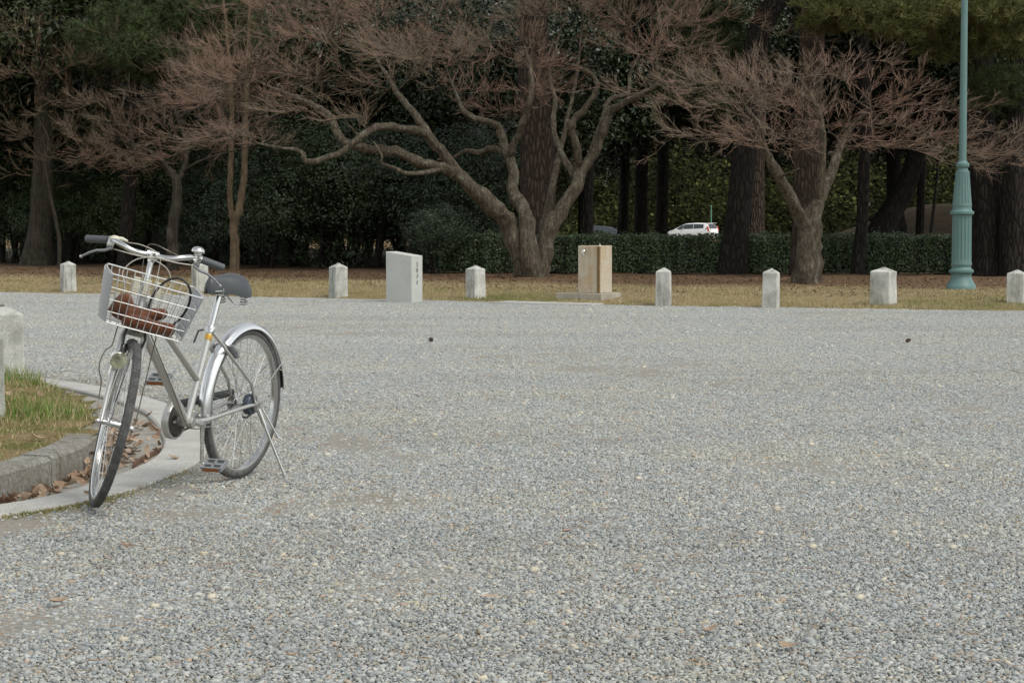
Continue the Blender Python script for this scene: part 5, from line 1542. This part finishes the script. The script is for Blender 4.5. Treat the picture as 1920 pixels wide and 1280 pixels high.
# island grass
n = 100000
x = rg.uniform(-5.2, -1.9, n); y = rg.uniform(7.6, 16, n)
dI = inset(x, y)
keep = (dI > np.where(y > 10.4, .61, .69)) & (dI < 2.6)
x, y, dI = x[keep], y[keep], dI[keep]
pf = np.exp(-(np.hypot(x - pA[0] - .30, y - pA[1] + .35) / .50) ** 2) + np.exp(-(np.hypot(x - pB[0] - .42, y - pB[1] + .1) / .33) ** 2) + .55 * sstep(.55, .95, .5 + .5 * np.sin(3.1 * x + 1.7 * y) * np.sin(2.2 * y - x))
pf = np.clip(pf, 0, 1)
keep = rg.random(len(x)) < .30 + .7 * pf
x, y, dI, pf = x[keep], y[keep], dI[keep], pf[keep]; n = len(x)
P = np.stack([x, y, island_z(x, y) - .004], 1)
dry = np.array([(.38, .30, .16), (.27, .20, .095), (.45, .37, .22)])[rg.integers(0, 3, n)]
gr = np.array([(.13, .21, .04), (.20, .26, .065), (.09, .16, .028)])[rg.integers(0, 3, n)]
gm = (rg.random(n) < .15 + .75 * pf)[:, None]
kind(link("island_grass", blades(P, .03 + .13 * pf ** 2, .0026, rg, np.where(gm, gr, dry), "island_grass"), M['grass']), "stuff")
# moss and fine grass along the outer edging
n = 9000
i = rg.integers(near((-2.4, 7.4)), near((-1.52, 10.4)), n)
off = -np.abs(rg.normal(0, .035, n)) - .002
q = OUT[i] + NRM[i] * off[:, None] + rg.normal(size=(n, 2)) * .012
keep = (np.sin(i * .11) + .6 * np.sin(i * .31 + 1) + rg.normal(0, .5, n) > .75) & (inset(q[:, 0], q[:, 1]) < -.002); q = q[keep]; n = len(q)
P = np.column_stack([q, gravel_z(q[:, 0], q[:, 1])])
cols = np.array([(.17, .17, .05), (.24, .21, .085), (.12, .14, .035), (.33, .27, .14)])[rg.integers(0, 4, n)]
kind(link("edge_moss", blades(P, np.full(n, .017), .0022, rg, cols, "edge_moss"), M['grass']), "stuff")

# fallen leaves: each its own piece
def dead_leaf(seed):
    rnd = np.random.default_rng(seed); n = 7; V = []; F = []
    curl = rnd.uniform(2, 9); fold = rnd.uniform(.1, .6); tw = rnd.uniform(-6, 6)
    for k in range(n):
        u = k / (n - 1); x = (u - .5); w_ = .5 * math.sin(math.pi * min(1, u * .92 + .06)) ** .8 * rnd.uniform(.85, 1.1) * .52
        for sgn in (-1, 0, 1):
            yy = sgn * w_; V.append((x, yy, curl * .11 * x * x + fold * abs(yy) + tw * .06 * x * yy + rnd.uniform(-.02, .02)))
    for k in range(n - 1):
        for q in (0, 1): F.append((k * 3 + q, (k + 1) * 3 + q, (k + 1) * 3 + q + 1, k * 3 + q + 1))
    me = MB().add(V, F).mesh("fallen_leaf", 180)
    c = [(.34, .25, .175), (.27, .18, .12), (.42, .325, .235), (.23, .15, .10), (.37, .27, .185), (.46, .37, .28), (.31, .215, .145)][seed % 7]
    m_ = mat("dead_leaf_%d" % seed, c, .75, 0, .25); t = NT(m_)
    t.base(t.ramp(t.noise(t.coord("Object"), 5, 4, .7), [(.3, tuple(np.array(c) * .6)), (.7, tuple(np.array(c) * 1.15))]))
    me.materials.append(m_)
    return me
DL = [dead_leaf(k) for k in range(10)]
def drop(p, size, parent, tilt=.4):
    o = bpy.data.objects.new("fallen_leaf", DL[int(rg.integers(0, len(DL)))]); COL.objects.link(o); o.parent = parent
    o.location = tuple(float(v) for v in p); o.scale = (size,) * 3
    o.rotation_euler = (rg.normal() * tilt, rg.normal() * tilt, rg.uniform(0, 6.28))
ia, ib = near((-2.6, 7.2)), near((-1.93, 12.3))
for k in range(285):
    # thick drift against the kerb, ending in a heap behind the front wheel
    u = rg.random() ** .8; i = int(ia + (ib - ia) * u)
    heap = sstep(.38, .62, u)
    tt = CH1 - .015 - abs(rg.normal(0, .05 + .09 * heap)); tt = max(tt, CH0 + .03)
    q = OUT[i] + NRM[i] * tt
    drop((q[0], q[1], np.interp(tt, [CH0, CH0 + .1, CH1 - .12, CH1], [-.012, -.020, -.050, -.054]) + abs(rg.normal(0, .009 + .018 * heap))), rg.uniform(.042, .078), gutter, .5)
for k in range(14):
    i = int(rg.integers(ia, near((-3.0, 14.7)))); q = OUT[i] + NRM[i] * rg.uniform(.05, .5)
    tt = inset(np.array([q[0]]), np.array([q[1]]))[0]
    drop((q[0], q[1], .016 if tt < CH0 else -.02), rg.uniform(.04, .07), gutter, .2)
isl = bpy.data.objects["island_ground"]
for k in range(38):
    x, y = rg.uniform(-4.0, -2.1), rg.uniform(8.8, 13.5); dd = inset(np.array([x]), np.array([y]))[0]
    if dd < .8 or dd > 2.0: continue
    drop((x, y, float(island_z(np.array([x]), np.array([y]))[0]) + .02), rg.uniform(.045, .085), isl, .35)
for (px, py, sz) in [(520, 961, .055), (238, 1022, .09), (108, 1128, .10), (548, 1228, .06), (915, 1118, .10), (1062, 996, .07), (1310, 1017, .06), (700, 700, .06), (830, 778, .07), (720, 793, .06), (1330, 1180, .09), (210, 945, .06), (470, 905, .05), (620, 880, .06), (428, 800, .07), (436, 812, .06), (424, 825, .06), (1545, 1165, .07), (1160, 825, .06), (990, 765, .05), (1780, 905, .06), (90, 1000, .06), (1480, 1210, .09), (600, 835, .05), (1700, 1080, .06), (335, 930, .05)]:
    q = on_z(px, py, .010); drop(q, sz * .62, court, .15)
for px, py, lb in ((810, 640, "small dark pine cone on the gravel below the second post"), (1698, 642, "small dark pine cone on the gravel below the widest post")):
    q = on_z(px, py, .006); mb = MB()
    for k in range(42):
        a = k * 2.39996; u = k / 42; r = .026 * math.sin(math.pi * (.12 + .82 * u)); 
        mb.box((math.cos(a) * r, math.sin(a) * r, .06 * u), (.018, .014, .005), rotm((0, 0, 1), a) @ rotm((0, 1, 0), -.5))
    mb.tube([(0, 0, 0), (0, 0, .06)], .012, 8)
    o = mb.build("pine_cone", mat("cone_brown", (.10, .075, .06), .85), None, False); o.location = tuple(q + (0, 0, .012)); o.rotation_euler = (1.2, .3, px); o.scale = (.75, .62, .85)
    tag(o, lb, "pine cone", "pine cones on the gravel")
# loose needles and straws on the gravel
n = 2600
x = rg.uniform(-1, 1, n); y = 4.2 + rg.random(n) * 14; x = x * (.25 * y + .3)
keep = inset_cache(x, y) < -.03; x, y = x[keep], y[keep]; n = len(x)
a = rg.uniform(0, 6.28, n); l = rg.uniform(.03, .10, n)
A = np.column_stack([x, y, np.full(n, .010)]); B = A + np.column_stack([np.cos(a) * l, np.sin(a) * l, rg.uniform(-.004, .008, n)])
me = prism(A, B, np.full((n, 1), .0010), np.full((n, 1), .0007), rg, (.28, .16, .09), (.45, .34, .20), "pine_needles")
kind(link("pine_needles", me, M['twig']), "stuff")

# drain edge: rust-stained end of the channel slab, and its lip
de = [on_z(px, py, -.01) for px, py in ((250, 873), (268, 862), (290, 851), (315, 841), (333, 837), (345, 826), (353, 812), (357, 800))]
de = catmull(np.array(de), 5)
V, F = [], []
for p_ in de:
    V += [(p_[0], p_[1], -.10), (p_[0], p_[1], .006), (p_[0] - .008, p_[1] + .025, .009), (p_[0] - .02, p_[1] + .05, -.10)]
for i in range(len(de) - 1):
    for q in range(3): F.append((i * 4 + q, i * 4 + q + 1, (i + 1) * 4 + q + 1, (i + 1) * 4 + q))
F += [(3, 2, 1, 0), tuple((len(de) - 1) * 4 + q for q in range(4))]
MB().add(V, F).build("drain_edge", M['rust'], gutter, False)

# ------------------------------------------------------------------ far vehicles
M['carwhite'] = mat("white_paint", (.80, .80, .79), .25, 0, .5, Coat_Weight=.6)
M['cardark'] = mat("dark_paint", (.025, .03, .045), .25, 0, .5, Coat_Weight=.6)
M['carglass'] = mat("car_glass", (.035, .045, .05), .08, 0, .6)
M['tail'] = mat("tail_lamp", (.55, .05, .03), .2)
M['lampclear'] = mat("head_lamp", (.7, .72, .72), .1)
def van(loc, rz, paint, label):
    o = thing("parked_car", label, "car", loc, rz)
    # profile x (front +), half width, z; x from -2.3 to 2.3
    st_ = [(2.32, .62, .34, .62), (2.25, .74, .24, .80), (1.9, .83, .22, .95), (1.25, .86, .2, 1.05), (.4, .86, .2, 1.08), (-1.2, .86, .2, 1.12), (-2.05, .85, .22, 1.14), (-2.25, .80, .28, 1.10), (-2.32, .72, .36, .95)]
    V, F = [], []
    for x, hw, z0, z1 in st_:
        V += [(x, -hw * .92, z0), (x, -hw, z0 + .12), (x, -hw, z1 - .12), (x, -hw * .95, z1), (x, hw * .95, z1), (x, hw, z1 - .12), (x, hw, z0 + .12), (x, hw * .92, z0)]
    for i in range(len(st_) - 1):
        for q in range(8): F.append((i * 8 + q, i * 8 + (q + 1) % 8, (i + 1) * 8 + (q + 1) % 8, (i + 1) * 8 + q))
    F += [tuple(range(7, -1, -1)), tuple((len(st_) - 1) * 8 + q for q in range(8))]
    body = MB().add(V, F).build("body", M[paint], o, 30)
    roofline = [(1.62, 1.02, .80), (.62, 1.50, .66), (.2, 1.60, .64), (-.9, 1.66, .64), (-1.75, 1.63, .63), (-2.05, 1.52, .64), (-2.26, 1.10, .76)]
    V, F = [], []
    for x, z, hw in roofline:
        zb = np.interp(x, [-2.3, 1.62], [1.10, 1.0]); hb_ = .82
        V += [(x, -hb_, zb), (x, -hw - .02, max(zb, z - .07)), (x, -hw + .08, z), (x, hw - .08, z), (x, hw + .02, max(zb, z - .07)), (x, hb_, zb)]
    for i in range(len(roofline) - 1):
        for q in range(5): F.append((i * 6 + q, i * 6 + q + 1, (i + 1) * 6 + q + 1, (i + 1) * 6 + q))
    F += [tuple(range(5, -1, -1)), tuple((len(roofline) - 1) * 6 + q for q in range(6))]
    MB().add(V, F).build("cabin", M[paint], o, 30)
    def side(poly, nm, s):
        # on the cabin's sloping flank: half width shrinks with height
        V = [(x, s * (.835 - (z - 1.05) * .30), z) for x, z in poly]; V2 = [(x, y - s * .02, z) for x, y, z in V]
        n = len(poly); MB().add(V + V2, [tuple(range(n)), tuple(range(2 * n - 1, n - 1, -1))] + [(i, n + i, n + (i + 1) % n, (i + 1) % n) for i in range(n)]).build(nm, M['carglass'], o, False)
    for s in (-1, 1):
        side([(1.22, 1.10), (.52, 1.10), (.52, 1.46), (.62, 1.44)], "side_window", s)
        side([(.46, 1.10), (-.58, 1.12), (-.58, 1.55), (.20, 1.53), (.46, 1.47)], "side_window", s)
        side([(-.64, 1.12), (-1.72, 1.17), (-1.66, 1.53), (-.64, 1.55)], "side_window", s)
        MB().box((1.18, s * .93, 1.10), (.10, .16, .12)).build("mirror", M[paint], o)
        MB().box((-2.20, s * .77, 1.12), (.14, .10, .44), rotm((0, 1, 0), .28)).build("tail_lamp", M['tail'], o)
        MB().box((2.18, s * .62, .72), (.22, .26, .14)).build("headlamp", M['lampclear'], o)
        for x in (1.42, -1.40):
            wl_ = MB().lathe([(.2, -.10), (.31, -.10), (.325, -.06), (.325, .06), (.31, .10), (.2, .10)], 24, (x, s * .78, .325), 'y').build("wheel", M['rubber'], o)
            MB().lathe([(.19, -.104), (.2, -.09), (.2, .09), (.19, .104)], 20, (x, s * .78, .325), 'y').build("rim", M['chrome'], wl_)
    MB().add([(-2.275, -.60, 1.17), (-2.275, .60, 1.17), (-2.09, .52, 1.50), (-2.09, -.52, 1.50)], [(0, 1, 2, 3)]).build("rear_window", M['carglass'], o, False)
    MB().add([(1.56, -.68, 1.08), (1.56, .68, 1.08), (.70, .56, 1.485), (.70, -.56, 1.485)], [(3, 2, 1, 0)]).build("windscreen", M['carglass'], o, False)
    MB().box((-2.10, 0, 1.635), (.22, 1.15, .03)).build("spoiler", M[paint], o)
    return o
Yc = 188.0
c0 = column(1298, Yc); c0[2] = 1.134 + 8.2 * Yc / FPX - 1.665
van(c0, math.pi - rad(39), 'carwhite', "white minivan parked far off beyond the hedge, its red tail lamp showing")
c1 = column(1136, Yc + 2); c1[2] = c0[2] - .25
van(c1, rad(-12), 'cardark', "dark car almost lost in shade between distant trunks, left of the white van")
p = column(1333, Yc + 8)
gp = MB().lathe([(.07, 0), (.07, .1), (.05, .14), (.05, 3.4), (.06, 3.42), (.02, 3.5)], 12).build("green_pole", mat("green_paint", (.12, .32, .22), .5)); gp.location = (p[0], p[1], -.3)
tag(gp, "thin pale green pole standing just behind the white van's tail", "pole")
p = column(1106, 60); 
cm = MB().lathe([(.10, 0), (.10, .02), (.045, .03), (.040, .95), (.025, 1.03), (.01, 1.04)], 14).build("marker_post", mat("orange_plastic", (.55, .12, .05), .5)); cm.location = tuple(p)
tag(cm, "small orange marker post peeping over the hedge above the fountain", "marker post")
